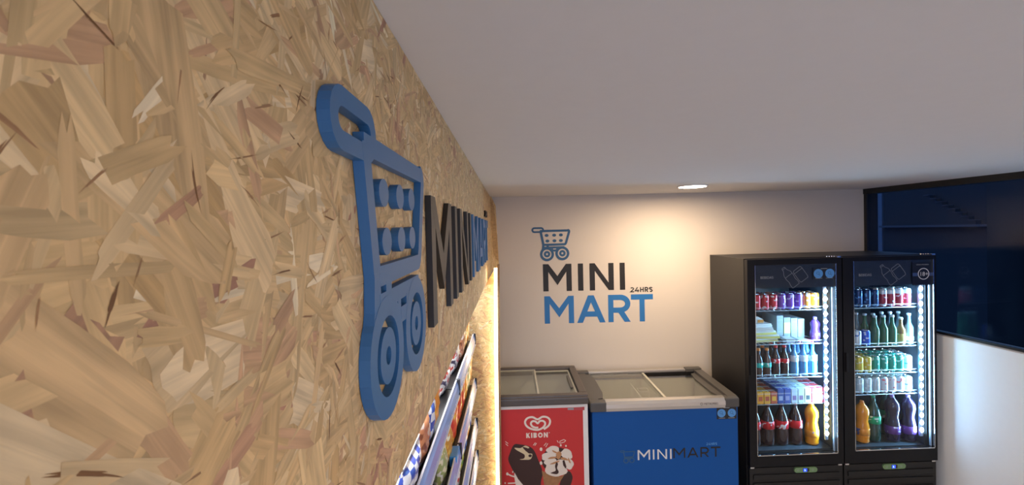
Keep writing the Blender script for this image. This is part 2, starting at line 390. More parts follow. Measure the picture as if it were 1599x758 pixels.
# the fascia's straight far run, squeezed in depth and flared to match the view
def em(u, v, d):                                 # u 0..1 along the squeezed end
    return (AX + (.050 + (v * -.03)) * u + d * .8, 3.80 + .098 * u, H + v)
osb('squeezed_end', [(0, -.333), (1, -.283), (1, .225), (.25, .2995), (0, .2995)], em, .012, 600, 5, t, .1, .5, .02, .06)
# soffit behind
obj('soffit', bx(-.60, AX - .018, -.9, 3.09, H - .30, H - .285), M['shelf_black'], t)
YB = 3.10
bmap = lambda u, v, d: (u, YB - d, H + v)
t = thing('osb_end_board', 'tall strand board upright edged with glowing tape at the far end of the snack shelves', 'panel', (0, 0, 0))
osb('board', [(-.799, -H), (-.124, -H), (-.110, -.88), (-.0975, -.226), (-.184, -.365), (-.799, -.365)][::1], bmap, .02, 5600, 9, t, .04, .14, .006, .022)
bm = BM()
def edge(bm, xa, xb, ya, yb, zs=((-H, -.124), (-.88, -.110), (-.226, -.0975))):
    # slightly canted vertical strip that follows the board's front edge
    q = []
    for z, x in zs: q.append([bm.verts.new(p) for p in ((x + xa, ya, H + z), (x + xb, ya, H + z), (x + xb, yb, H + z), (x + xa, yb, H + z))])
    bm.faces.new(q[0][::-1]); bm.faces.new(q[-1])
    for a, b in zip(q, q[1:]):
        for i in range(4): bm.faces.new((a[i], a[(i + 1) % 4], b[(i + 1) % 4], b[i]))
    return fix(bm)
edg = obj('edge_strip', edge(bm, -.0, .014, YB - .03, YB + .02), mat('osb_cut_edge', (.46, .29, .14), .6, noise=.6, nscale=120), t)
bm = BM(); edge(bm, -.024, -.001, YB - .028, YB - .012, ((-H, -.124), (-.88, -.110), (-.25, -.098)))
led = obj('led_tape', bm, M['warm_led'], t)
lamp('led_tape_glow', 'AREA', (-.135, YB - .045, H - 1.1), .5, (1, .70, .34), .02, 1.7, look=(-.55, .8, 0), parent=t)
lamp('led_tape_wash', 'AREA', (-.135, YB - .05, H - 1.1), 1.0, (1, .78, .50), .02, 1.7, look=(-.5, -.8, 0), parent=t)
# lamp strip fixed under the fascia's soffit, lights the goods
t = thing('shelf_light_bar', 'slim white light bar under the fascia above the snack shelves', 'lamp', (-.30, 1.6, H - .302))
obj('housing', bx(-.02, .02, -1.45, 1.45, -.010, 0), M['white'], t); obj('tube', bx(-.012, .012, -1.44, 1.44, -.016, -.010), mat('bar_diffuser', (1, 1, 1), .4, emit=(.9, .95, 1), es=3), t)
lamp('light_bar_glow', 'AREA', (0, 0, -.03), 16, (.92, .95, 1), .03, 2.8, parent=t)

# ---- gondola
SH = [H - .70, H - .99, H - 1.25, H - 1.46]              # four visible shelf levels
RX = -.25
sections = [('near', .10, 1.045), ('middle', 1.05, 2.00), ('far', 2.005, 2.90)]
for nm, y0, y1 in sections:
    t = thing('shelf_unit', 'black metal shelf bay with price rails, ' + {'near': 'nearest to the camera', 'middle': 'second bay along the strand board wall', 'far': 'next to the glowing strand board upright'}[nm], 'shelf', (0, y0, 0), 'snack shelf bays')
    obj('back_panel', bx(-.74, -.72, 0, y1 - y0, 0, H - .31), M['shelf_black'], t)
    obj('upright', bx(-.72, -.69, 0, .03, 0, H - .31), M['shelf_black'], t)
    obj('base', bx(-.72, -.26, 0, y1 - y0, 0, .14), M['shelf_black'], t)
    tilt = .0
    for k, z in enumerate(SH + [.35]):
        s = obj('shelf', bx(-.72, -.262, .002, y1 - y0 - .002, z - .022, z, bev=.003), M['shelf_black'], t)
        # price rail: curved plastic strip, tilted back, with light lips and black end caps
        bm = BM(); prof = [(-.262, z - .022), (-.249, z - .026), (-.246, z - .01), (-.251, z + .018), (-.258, z + .040), (-.263, z + .040), (-.262, z)]
        a = [bm.verts.new((x, .004, zz)) for x, zz in prof]; b = [bm.verts.new((x, y1 - y0 - .004, zz)) for x, zz in prof]
        bm.faces.new(a); bm.faces.new(b[::-1])
        for i in range(len(prof)): bm.faces.new((a[i], b[i], b[(i + 1) % len(prof)], a[(i + 1) % len(prof)]))
        r = obj('price_rail', fix(bm), M['rail'], s)
        bm = BM(); box(bm, -.2625, -.2565, .004, y1 - y0 - .004, z + .0395, z + .0425); box(bm, -.2505, -.2445, .004, y1 - y0 - .004, z - .0285, z - .0245)
        obj('rail_lip', bm, M['rail_edge'], s)
        for ya in (0, y1 - y0 - .004): obj('end_cap', bx(-.266, -.243, ya, ya + .004, z - .03, z + .044, bev=.001), M['rail_cap'], s)

# ---- snack bags
def bag_mat(name, c1, c2, mode='wave', scale=30, c3=(.9, .9, .9)):
    if name in MATS: return MATS[name]
    m = bpy.data.materials.new(name); m.use_nodes = True; n, l = nt(m); b = n['Principled BSDF']
    tc = n.new('ShaderNodeTexCoord')
    if mode == 'check': x = n.new('ShaderNodeTexChecker'); x.inputs['Scale'].default_value = scale; x.inputs[1].default_value = (*c1, 1); x.inputs[2].default_value = (*c2, 1); out = x.outputs[0]
    else:
        x = n.new('ShaderNodeTexVoronoi') if mode == 'spot' else n.new('ShaderNodeTexNoise'); x.inputs['Scale'].default_value = scale
        rr = n.new('ShaderNodeValToRGB'); e = rr.color_ramp.elements; e[0].color = (*c1, 1); e[1].color = (*c2, 1)
        e[0].position = .44; e[1].position = .47; k = rr.color_ramp.elements.new(.60); k.color = (*c2, 1); k2 = rr.color_ramp.elements.new(.63); k2.color = (*c3, 1)
        rr.color_ramp.interpolation = 'LINEAR'; l.new(x.outputs[0], rr.inputs[0]); out = rr.outputs[0]
    l.new(tc.outputs['Object'], x.inputs['Vector']); l.new(out, b.inputs['Base Color'])
    b.inputs['Roughness'].default_value = .28; MATS[name] = m; return m
def bag_mesh(w, h, d, seed=0):
    """pillow pouch in the y-z plane, front towards +x, base at z=0"""
    rn = random.Random(seed); bm = BM(); nx, nz = 10, 12; ph = rn.uniform(0, 6)
    def pt(i, j, s):
        a, b = i / nx * 2 - 1, j / nz * 2 - 1
        bulge = (max(0, 1 - abs(a) ** 2.4) ** .6) * (max(0, 1 - abs(b) ** 3.2) ** .6)
        wr = 1 + .10 * math.sin(a * 9 + ph + b * 4) * (1 - abs(a)) + .06 * math.sin(b * 12 + ph)
        ww = w / 2 * (1 - .06 * (1 - b * b))
        return (s * d / 2 * bulge * wr + .002 * s, a * ww + .003 * math.sin(b * 8 + ph), h / 2 + b * h / 2 + .002 * math.sin(a * 30 + ph) * (abs(b) > .9))
    A = [[bm.verts.new(pt(i, j, 1)) for j in range(nz + 1)] for i in range(nx + 1)]
    B = [[bm.verts.new(pt(i, j, -1)) for j in range(nz + 1)] for i in range(nx + 1)]
    for i in range(nx):
        for j in range(nz):
            bm.faces.new((A[i][j], A[i + 1][j], A[i + 1][j + 1], A[i][j + 1])); bm.faces.new((B[i][j], B[i][j + 1], B[i + 1][j + 1], B[i + 1][j]))
    for i in range(nx):
        bm.faces.new((A[i][0], B[i][0], B[i + 1][0], A[i + 1][0])); bm.faces.new((A[i][nz], A[i + 1][nz], B[i + 1][nz], B[i][nz]))
    for j in range(nz):
        bm.faces.new((A[0][j], A[0][j + 1], B[0][j + 1], B[0][j])); bm.faces.new((A[nx][j], B[nx][j], B[nx][j + 1], A[nx][j + 1]))
    return fix(bm)
bag_no = 0
def bag(kind, m, label, y, z, w, h, d, lean=.12, x=-.305, yaw=0, sealc=None):
    global bag_no; bag_no += 1
    t = thing('snack_bag', label, 'snack bag', (x, y, z + .001), 'snack bags on the shelves', yaw)
    t.rotation_euler = (0, lean, yaw)
    obj('pouch', bag_mesh(w, h, d, bag_no), m, t, smooth=True)
    bm = BM(); box(bm, -.0025, .0025, -w / 2 * .95, w / 2 * .95, h - .004, h + .010)
    for i in range(7): box(bm, -.0035, .0035, -w / 2 * .95, w / 2 * .95, h - .003 + i * .0018, h - .0022 + i * .0018)
    obj('top_seal', bm, sealc or M['silver'], t)
    return t
B = dict(
    check=bag_mat('bag_blue_check', (.05, .10, .50), (.80, .83, .90), 'check', 34), brown=bag_mat('bag_brown', (.24, .07, .03), (.55, .22, .10), 'n', 24, (.75, .6, .5)),
    yellow=bag_mat('bag_yellow', (.85, .45, .03), (.80, .30, .02), 'n', 18, (.85, .75, .5)), whitered=bag_mat('bag_white_red', (.50, .05, .04), (.78, .76, .74), 'n', 26, (.08, .06, .10)),
    red=bag_mat('bag_red', (.60, .02, .015), (.70, .10, .02), 'n', 22, (.85, .6, .1)), orange=bag_mat('bag_orange', (.80, .20, .02), (.65, .06, .02), 'n', 20, (.9, .65, .1)),
    gold=bag_mat('bag_gold', (.80, .52, .08), (.60, .28, .03), 'n', 26, (.9, .85, .6)), green=bag_mat('bag_green', (.10, .30, .08), (.55, .55, .05), 'n', 24, (.8, .8, .6)),
    navy=bag_mat('bag_navy', (.03, .06, .30), (.10, .25, .55), 'n', 24, (.8, .8, .85)), cream=bag_mat('bag_cream', (.75, .68, .50), (.35, .40, .15), 'n', 24, (.8, .78, .7)), pinkb=bag_mat('bag_pink', (.72, .30, .28), (.55, .05, .08), 'n', 24, (.85, .75, .7)))
b1, b2, b3, b4 = ['on the top shelf', 'on the second shelf down', 'on the third shelf down', 'on the lowest visible shelf']
# top shelf
bag('a', B['check'], 'blue and white checked snack bag on the top shelf, nearest to the camera', 1.17, SH[0], .20, .13, .06, .30, x=-.315)
bag('a', B['brown'], 'brown and white snack bag behind the blue checked one on the top shelf', 1.36, SH[0], .13, .15, .05, .10, x=-.30)
bag('a', B['check'], 'second blue and white checked bag, behind the brown one on the top shelf', 1.475, SH[0], .09, .17, .045, .10, x=-.30)
bag('a', B['yellow'], 'bright yellow orange snack bag standing after the checked bags on the top shelf', 1.585, SH[0], .11, .20, .05, .08, x=-.305)
bag('a', B['whitered'], 'white and red snack bag lying alone mid way along the top shelf', 1.98, SH[0], .16, .10, .035, .25, x=-.322)
bag('a', B['whitered'], 'white and red bag beside the rail joint on the top shelf', 2.28, SH[0], .16, .14, .04, .12, x=-.312)
bag('a', B['brown'], 'brown snack bag just before the golden one on the top shelf', 2.45, SH[0], .14, .18, .05, .1, x=-.305)
bag('a', B['gold'], 'golden snack bag on the far part of the top shelf', 2.61, SH[0], .15, .22, .05, .06, x=-.305)
bag('a', B['yellow'], 'yellow snack bag at the far end of the top shelf beside the upright', 2.78, SH[0], .15, .25, .05, .04, x=-.305)
def row(k, z, where, seq, y0=1.30):
    y = y0
    for c, w, h, txt in seq:
        bag('r', B[c], txt + ' ' + where, y + w / 2, z, w - .006, h, .05, .06, x=-.308); y += w
row(1, SH[1], b2, [('cream', .15, .13, 'small cream snack bag'), ('gold', .14, .16, 'golden brown bag before the clipped ones'), ('red', .20, .21, 'bright red snack bag near the rail joint'), ('orange', .18, .24, 'orange red snack bag after the bright red one'), ('red', .16, .21, 'smaller red snack bag after the orange one'), ('yellow', .15, .19, 'yellow snack bag'), ('cream', .14, .22, 'far cream snack bag'), ('gold', .15, .24, 'golden bag beside the upright')], 1.70)
row(2, SH[2], b3, [('cream', .15, .17, 'pale bag'), ('whitered', .14, .16, 'white and red bag'), ('green', .18, .18, 'green and yellow bag'), ('navy', .17, .20, 'navy blue bag'), ('yellow', .15, .23, 'yellow bag'), ('navy', .13, .18, 'far navy blue bag')], 1.95)
row(3, SH[3], b4, [('pinkb', .16, .16, 'pink and red bag'), ('whitered', .15, .18, 'white bag with red print'), ('red', .14, .17, 'red bag'), ('pinkb', .14, .17, 'far pink bag'), ('navy', .13, .16, 'dark blue bag')], 2.15)
# blue shelf clip with its white tag
t = thing('price_tag_clip', 'bright blue clip holding a white tag at the end of the second shelf down', 'clip', (-.262, 1.93, SH[1]))
obj('clip', bx(-.02, .012, -.05, .05, .002, .045, bev=.004), mat('clip_blue', (.05, .30, .75), .3), t)
obj('tag', bx(-.035, -.031, -.06, .06, .0, .085), M['white'], t)
t = thing('card_tray', 'small clear tray with a pale card standing on the second shelf down', 'tray', (-.285, 1.78, SH[1] + .001))
bm = BM(); box(bm, -.03, .0, -.05, .05, 0, .003); box(bm, -.003, 0, -.05, .05, .003, .04); box(bm, -.03, 0, -.05, -.047, .003, .04); box(bm, -.03, 0, .047, .05, .003, .04)
obj('tray', bm, mat('pale_tray', (.60, .50, .42), .3), t); obj('card', bx(-.024, -.022, -.04, .04, .003, .045), M['white'], t)

# ================================================================== RAISED SIGN ON THE HEADER
FX = AX + .0018                               # back of the raised pieces
smap = lambda u, v, d: (FX + d, u, H + v)
def cart(bm_frame, mp, sc, ox, oy, d, k=1.0):
    """cart outline; sc = metres per drawing unit, origin = left end of the handle, top"""
    X = lambda x: ox + x * sc
    Y = lambda y: oy - y * sc
    m_ = lambda u, v, dd: mp(X(u), Y(v), dd)
    st = lambda pts, t, c=False, dd=d: stroke(bm_frame, pts, t, m_, 0, dd, c)
    # handle loop
    hr = 33 * k
    st(arc(48, 48, hr, hr, 90, 270, 10) + arc(162, 48, hr, hr, 270, 450, 10), 30, True)
    # basket
    st([(140, 66), (622, 62), (622, 62)][:2], 38, dd=d)
    st([(150, 60), (196, 300)], 40, dd=d)
    st(arc(608, 78, 24, 22, -90, 12, 6) + [(575, 270)] + arc(548, 272, 22, 22, 20, 90, 5) + [(190, 298)], 38, dd=d)
    # spine down to the front wheel
    prism(bm_frame, [(176, 290), (210, 290), (214, 380), (176, 400), (146, 430), (170, 360)], m_, 0, d)
    prism(bm_frame, [(205, 290), (285, 290), (285, 316), (205, 316)], m_, 0, d)
    prism(bm_frame, [(246, 310), (285, 310), (285, 340), (246, 340)], m_, 0, d)
    prism(bm_frame, [(205, 330), (545, 326), (545, 358), (205, 364)], m_, 0, d)
    prism(bm_frame, [(330, 355), (356, 355), (356, 440), (330, 440)], m_, 0, d)
    prism(bm_frame, [(406, 355), (440, 355), (428, 440), (406, 440)], m_, 0, d)
    prism(bm_frame, [(350, 378), (410, 378), (400, 412), (360, 412)], m_, 0, d)
    for i, (cx, cy) in enumerate(((252, 455), (510, 445))):
        stroke(bm_frame, ell(cx, cy, 97, 97, 32), 40, m_, 0, d, True)
    return m_
t = thing('cart_sign', 'raised blue shopping cart emblem on the strand board fascia', 'sign', (0, 0, 0))
sc = .000645; ox, oy = .400, .142
bm = BM(); mm = cart(bm, smap, sc, ox, oy, .012); obj('cart_frame', fix(bm), M['letter_blue'], t)
for (x, y) in ((252, 140), (378, 138), (492, 136), (264, 234), (382, 232), (490, 230)):
    obj('dot', fix(prism(BM(), ell(x, y, 33, 27), mm, 0, .012)), M['letter_blue'], t)
for cx, cy in ((252, 455), (510, 445)):
    bm = BM(); stroke(bm, ell(cx, cy, 36, 36, 28), 36, mm, 0, .012, True); obj('wheel_hub', fix(bm), M['letter_blue'], t)
LH = .262; LY = -.187; LT = .047
for i, (ch, y, w, ck, txt) in enumerate([
    ('M', .890, .300, 'letter_black', 'raised black letter M next to the blue cart emblem'), ('I', 1.270, LT, 'letter_black', 'raised black letter I between black M and black N'),
    ('N', 1.395, .262, 'letter_black', 'raised black letter N'), ('I', 1.735, LT, 'letter_black', 'raised black letter I touching the start of the blue word'),
    ('M', 1.870, .300, 'letter_blue', 'raised blue letter M'), ('A', 2.205, .300, 'letter_blue', 'raised blue letter A'), ('R', 2.560, .230, 'letter_blue', 'raised blue letter R'), ('T', 2.830, .250, 'letter_blue', 'raised blue letter T at the far end of the sign')]):
    bm = BM(); glyph(bm, ch, smap, LH, y, LY, w, LT, 0, .012)
    tag(obj('sign_letter', fix(bm), M[ck]), txt + ' on the strand board fascia', 'sign letter', 'raised sign letters')
u = 2.86
bm = BM()
for ch, w in (('2', .034), ('4', .036), ('H', .036), ('R', .034), ('S', .032)):
    glyph(bm, ch, smap, .040, u, .098, w, .009, 0, .010); u += w + .010
tag(obj('hours_sign', fix(bm), M['letter_black']), 'tiny raised black 24HRS lettering above the blue T on the fascia', 'sign')

# ================================================================== WALL LOGO
wm = lambda ox, oz: (lambda u, v, d: (ox + u, W - .0003 - d, oz + v))
t = thing('wall_logo', 'flat blue and black shop logo stuck on the back wall above the freezers', 'wall decal', (0, 0, 0))
tilt = -.006
def wmap(u, v, d): return (u, W - .0004 - d, H + v + (u - .27) * tilt)
bm = BM(); mm = cart(bm, wmap, .000520, .180, .030, .0016); obj('cart_mark', fix(bm), M['vinyl_navy'], t)
for (x, y) in ((252, 140), (378, 138), (492, 136), (264, 234), (382, 232), (490, 230)):
    obj('dot', fix(prism(BM(), ell(x, y, 33, 25), mm, 0, .001)), M['vinyl_navy'], t)
for cx, cy in ((252, 455), (510, 445)):
    bm = BM(); stroke(bm, ell(cx, cy, 36, 36, 28), 36, mm, 0, .001, True); obj('wheel_hub', fix(bm), M['vinyl_navy'], t)
LW = .046
for ch, x, w in (('M', .272, .250), ('I', .578, LW), ('N', .680, .212), ('I', .945, LW)):
    bm = BM(); glyph(bm, ch, wmap, .238, x, -.532, w, LW, 0, .001); obj('letter_' + ch.lower(), fix(bm), M['vinyl_black'], t)
for ch, x, w in (('M', .278, .258), ('A', .562, .250), ('R', .838, .196), ('T', 1.040, .195)):
    bm = BM(); glyph(bm, ch, wmap, .240, x, -.815, w, LW, 0, .001); obj('letter_' + ch.lower(), fix(bm), M['vinyl_blue'], t)
u = 1.036; bm = BM()
for ch, w in (('2', .033), ('4', .036), ('H', .033), ('R', .031), ('S', .030)):
    glyph(bm, ch, wmap, .044, u, -.556, w, .0085, 0, .001); u += w + .0085
obj('hours_text', fix(bm), M['vinyl_black'], t)

# ================================================================== DOWNLIGHTS
def downlight(x, y, label, power):
    t = thing('downlight', label, 'ceiling light', (x, y, ZC), 'round ceiling downlights')
    bm = BM(); lathe(bm, [(.106, 0), (.106, -.006), (.094, -.010), (.092, -.004), (.092, 0)], 32, cap=False); obj('trim_ring', fix(bm), M['white'], t, smooth=True)
    obj('diffuser', lathe(BM(), [(.090, -.002), (.093, -.012)], 32), M['lampglow'], t)
    lamp('downlight_beam', 'AREA', (0, 0, -.03), power, WARM, .13, look=(0, 0, -1), parent=t)
    return t
downlight(1.322, 3.215, 'round glowing downlight recessed in the ceiling in front of the logo wall', 26)
downlight(1.8, .20, 'round ceiling downlight right above the camera side of the room', 27)
downlight(1.8, -1.9, 'round ceiling downlight at the shop entrance behind the camera', 52)

# ================================================================== FREEZERS
def rframe(bm, x0, x1, y0, y1, w, z0, z1, bev=.004):
    box(bm, x0, x1, y0, y0 + w, z0, z1, bev); box(bm, x0, x1, y1 - w, y1, z0, z1, bev)
    box(bm, x0, x0 + w, y0 + w, y1 - w, z0, z1, bev); box(bm, x1 - w, x1, y0 + w, y1 - w, z0, z1, bev); return bm
# --- red and white ice-cream freezer
KX0, KX1, KY0, KY1, KZ = -.21, .518, 3.1515, 3.85, H - 1.173
t = thing('ice_cream_freezer', 'red and white chest freezer with sliding glass lids and an ice cream poster front', 'freezer', ((KX0 + KX1) / 2, KY0, 0))
t.location = (0, 0, 0)
bm = BM(); box(bm, KX0, KX1, KY0 + .012, KY0 + .05, .06, KZ - .055, .004); box(bm, KX0, KX1, KY1 - .04, KY1, .06, KZ - .055); box(bm, KX0, KX0 + .04, KY0 + .05, KY1 - .04, .06, KZ - .055); box(bm, KX1 - .04, KX1, KY0 + .05, KY1 - .04, .06, KZ - .055); box(bm, KX0 + .04, KX1 - .04, KY0 + .05, KY1 - .04, .06, .30)
obj('cabinet', bm, M['white'], t)
obj('liner', bx(KX0 + .041, KX1 - .041, KY0 + .051, KY1 - .041, .301, .62), mat('freezer_liner', (.50, .46, .44), .5), t)
bm = BM(); rframe(bm, KX0 - .004, KX1 + .004, KY0 - .0, KY1, .055, KZ - .060, KZ, .010); obj('lid_frame', bm, M['freezer_brown'], t)
obj('front_lip', bx(KX0 - .004, KX1 + .004, KY0 - .014, KY0 + .05, KZ - .064, KZ - .012, bev=.010), M['freezer_brown'], t)
mid = (KX0 + KX1) / 2 + .012
trimm = mat('lid_seal_ivory', (.52, .50, .42), .4)
for nm, a, b, z in (('left', KX0 + .055, mid + .012, KZ - .012), ('right', mid - .012, KX1 - .055, KZ - .026)):
    lid = obj('sliding_lid', bx(a + .012, b - .012, KY0 + .07, KY1 - .066, z - .006, z), G_LID, t)
    bm = BM(); rframe(bm, a, b, KY0 + .056, KY1 - .056, .013, z - .009, z + .003, .002); obj('lid_trim', bm, trimm, lid)
    if nm == 'right': obj('lid_handle', bx(b - .040, b - .020, KY0 + .20, KY1 - .22, z + .001, z + .012, bev=.004), M['freezer_grey'], lid)
PX0, PX1, PZ0, PZ1 = KX0 + .03, .482, .10, H - 1.262
yk = KY0 + .012
pm = lambda u, v, d: (u, yk - .0008 - d, H + v)
pp = obj('poster', fix(prism(BM(), [(PX0, .10 - H), (PX1, .10 - H), (PX1, -1.266), (PX0, -1.266)], pm, -.0005, .0)), M['red'], t)
FLAT = [0]
def flat(name, pts, m, lay, parent):
    FLAT[0] += 1
    return obj(name, fix(prism(BM(), pts, pm, .0001, .0004 + .0003 * lay + FLAT[0] * .000035)), m, parent)
# heart emblem
def smooth(P_, n=6, closed=True):
    out = []; N = len(P_)
    for i in range(N if closed else N - 1):
        g = lambda k: P_[k % N] if closed else P_[max(0, min(N - 1, k))]
        a, b, c, d = g(i - 1), g(i), g(i + 1), g(i + 2)
        for k in range(n):
            t_ = k / n
            out.append(tuple(.5 * (2 * b[q] + (c[q] - a[q]) * t_ + (2 * a[q] - 5 * b[q] + 4 * c[q] - d[q]) * t_ ** 2 + (3 * b[q] - a[q] - 3 * c[q] + d[q]) * t_ ** 3) for q in (0, 1)))
    if not closed: out.append(P_[-1])
    return out
Q = lambda L: [(-.111 + x * .000707, -1.279 - (y - 10) * .000707) for x, y in L]
bm = BM()
stroke(bm, Q(smooth([(440, 203), (492, 165), (505, 118), (480, 84), (430, 76), (380, 100), (330, 76), (280, 84), (254, 118), (265, 160), (310, 193), (375, 207), (425, 190), (452, 160), (452, 132), (428, 116), (400, 120), (380, 140), (356, 120), (328, 118), (312, 138), (322, 165), (352, 182), (385, 184)], 5, False)), .0138, pm, .0001, .0005)
obj('heart_emblem', fix(bm), M['cream'], pp)
u = .074; bm = BM()
for ch, w in (('K', .027), ('I', .009), ('B', .025), ('O', .034), ('N', .029)):
    glyph(bm, ch, pm, .036, u, -1.474, w, .009, .0001, .0006); u += w + .0075
stroke(bm, ell(u + .003, -1.441, .003, .003, 12), .0015, pm, .0001, .0006, True)
obj('brand_text', fix(bm), M['cream'], pp)
# pixel-like coordinates of the print: q(px,py) -> plane (portrait crop measured on the poster itself)
q = lambda x, y: (-.111 + (x) * .000708, -1.279 - 0.0007 * (y - 60))
# drawing units of the artwork: 964 wide = .683 m ; y down
Q = lambda L: [(-.111 + x * .000707, -1.279 - (y - 10) * .000707 * 1.0) for x, y in L]
DY = 0
bar = [(135, 350), (200, 348), (290, 372), (340, 420), (380, 520), (410, 600), (418, 660), (400, 740), (390, 900), (330, 960), (230, 800), (160, 690), (105, 580), (76, 500), (90, 440)]
lx = obj('chocolate_bar', fix(prism(BM(), Q(smooth(bar))[::-1], pm, .0001, .0006)), M['choc'], pp)
flat('bar_filling', Q(smooth([(143, 380), (200, 385), (250, 362), (290, 385), (250, 400), (280, 440), (318, 450), (300, 500), (240, 505), (190, 500), (235, 490), (240, 455), (205, 430), (160, 402)]))[::-1], M['vanilla'], 2, pp)
flat('bar_filling', Q(smooth([(225, 375), (285, 395), (312, 428), (300, 440), (268, 428), (240, 402)]))[::-1], M['choc'], 3, pp)
cone = [(410, 620), (440, 640), (520, 680), (600, 690), (640, 670), (580, 760), (520, 900), (480, 1000), (455, 900), (430, 760)]
flat('waffle_cone', Q(cone)[::-1], M['waffle'], 1, pp)
flat('filling_hole', Q(ell(296, 466, 17, 14))[::-1], M['choc'], 4, pp)
flat('chocolate_lining', Q(smooth([(640, 660), (690, 640), (720, 700), (700, 780), (660, 900), (560, 950), (590, 760)]))[::-1], M['choc'], 0, pp)
flat('cone_shadow', Q(ell(560, 520, 150, 130))[::-1], M['choc'], 1, pp)
def blob(cx, cy, rx, ry, rot=0, n=22, k=.08, seed=0):
    rn = random.Random(seed); ph = rn.uniform(0, 6); c, s = math.cos(rot), math.sin(rot); o = []
    for i in range(n):
        a = 2 * PI * i / n; r = 1 + k * math.sin(3 * a + ph) + k * .5 * math.sin(5 * a + ph)
        x, y = rx * r * math.cos(a), ry * r * math.sin(a); o.append((cx + x * c - y * s, cy + x * s + y * c))
    return o
for i, (cx, cy, rx, ry, ro) in enumerate([(530, 420, 66, 45, .1), (665, 462, 62, 48, .55), (680, 560, 62, 48, .9), (480, 480, 72, 40, -.1), (550, 610, 112, 78, .25), (500, 540, 62, 42, -.1), (600, 560, 60, 45, .2)]):
    flat('cream_swirl', Q(blob(cx, cy, rx, ry, ro, seed=i))[::-1], M['cream'], 2 + (i % 3), pp)
for i, (cx, cy, rx, ry, ro) in enumerate([(585, 470, 26, 40, .2), (520, 495, 45, 10, -.1), (640, 510, 40, 12, .3), (545, 545, 50, 9, -.3), (545, 435, 30, 8, .5), (690, 530, 30, 8, 1.2)]):
    flat('caramel_drip', Q(blob(cx, cy, rx, ry, ro, seed=30 + i))[::-1], M['caramel'], 6, pp)
flat('chocolate_drip', Q(smooth([(560, 540), (575, 560), (565, 600), (580, 640), (560, 662), (500, 650), (520, 640), (550, 625), (545, 580)]))[::-1], M['choc'], 7, pp)
flat('chocolate_drip', Q([(622, 530), (640, 520), (660, 590), (650, 610), (628, 575)])[::-1], M['choc'], 7, pp)
bm = BM()
for a, b in (((50, 312), (78, 335)), ((52, 335), (76, 358)), ((352, 335), (330, 362)), ((364, 340), (345, 366)), ((462, 343), (438, 370)), ((478, 348), (455, 385)), ((572, 322), (585, 345))):
    stroke(bm, Q([a, b]), .0042, pm, .0001, .0006)
stroke(bm, Q([(598, 352), (600, 330), (640, 315), (658, 325), (645, 340), (600, 352)]), .004, pm, .0001, .0006)
for cx, cy, r in ((408, 405, 14), (608, 372, 9), (660, 380, 8), (62, 642, 12), (118, 625, 7), (405, 545, 14), (38, 735, 7)):
    prism(bm, Q(ell(cx, cy, r, r * 1.3, 12))[::-1], pm, .0001, .0006)
stroke(bm, Q([(62, 642), (100, 662), (150, 680)]), .009, pm, .0001, .0006); stroke(bm, Q([(65, 738), (150, 738)]), .008, pm, .0001, .0006)
prism(bm, Q([(135, 630), (170, 700), (250, 800), (300, 900), (180, 900), (140, 740), (130, 660)])[::-1], pm, .0001, .00035)
obj('splash_marks', fix(bm), M['cream'], pp)
lab = obj('label', fix(prism(BM(), [(.418, -1.286), (.494, -1.288), (.494, -1.264), (.418, -1.268)], pm, .0001, .0012)), mat('label_dull_red', (.50, .07, .08), .5), t)
obj('label_print', fix(prism(BM(), [(.374, -1.282), (.417, -1.284), (.417, -1.268), (.374, -1.270)], pm, .0001, .0012)), M['grey_line'], lab)
obj('plinth', bx(KX0 + .03, KX1 - .03, KY0 + .06, KY1 - .03, 0, .06), M['black'], t)

# --- blue freezer
BX0, BX1, BY0, BY1, BZ = .5392, 1.6055, 3.172, 3.85, H - 1.2306
BX0 += .012
t = thing('blue_freezer', 'blue chest freezer with sliding glass top beside the black drinks fridge', 'freezer', (0, 0, 0))
bt = BZ - .064
bm = BM(); box(bm, BX0, BX1, BY0, BY0 + .05, .08, bt, .004); box(bm, BX0, BX1, BY1 - .04, BY1, .08, bt); box(bm, BX0, BX0 + .045, BY0 + .05, BY1 - .04, .08, bt); box(bm, BX1 - .045, BX1, BY0 + .05, BY1 - .04, .08, bt)
obj('cabinet', bm, M['blue'], t)
bm = BM(); box(bm, BX0 + .046, BX1 - .046, BY0 + .051, BY1 - .041, .08, .40); rframe(bm, BX0 + .046, BX1 - .046, BY0 + .051, BY1 - .041, .012, .40, bt, 0)
obj('liner', bm, mat('white_liner', (.62, .60, .54), .5), t)
obj('plinth', bx(BX0 + .04, BX1 - .04, BY0 + .05, BY1 - .03, 0, .08), M['black'], t)
def sidecheek(bm, x0, x1):
    """end moulding: rounded front corner, rising to the back"""
    pr = [(BY0 - .010, BZ - .072), (BY0 - .016, BZ - .050), (BY0 - .014, BZ - .022), (BY0 + .004, BZ - .004), (BY0 + .03, BZ), (BY1 - .04, BZ + .004), (BY1, BZ - .004), (BY1, BZ - .072)]
    a = [bm.verts.new((x0, y, z)) for y, z in pr]; b = [bm.verts.new((x1, y, z)) for y, z in pr]
    bm.faces.new(a); bm.faces.new(b[::-1])
    for i in range(len(pr)): bm.faces.new((a[i], b[i], b[(i + 1) % len(pr)], a[(i + 1) % len(pr)]))
bm = BM(); sidecheek(bm, BX0 - .014, BX0 + .052)
box(bm, BX0 - .014, BX0 + .100, BY0 - .018, BY0 + .052, BZ - .074, BZ - .006, .009); CH = BM(); sidecheek(CH, BX1 - .064, BX1 + .004); box(CH, BX1 - .098, BX1 + .005, BY0 - .018, BY0 + .052, BZ - .070, BZ - .006, .009)
box(bm, BX0 - .014, BX0 + .085, BY1 - .06, BY1, BZ - .04, BZ + .012, .006); box(CH, BX1 - .13, BX1 + .004, BY1 - .06, BY1, BZ - .04, BZ + .014, .006)
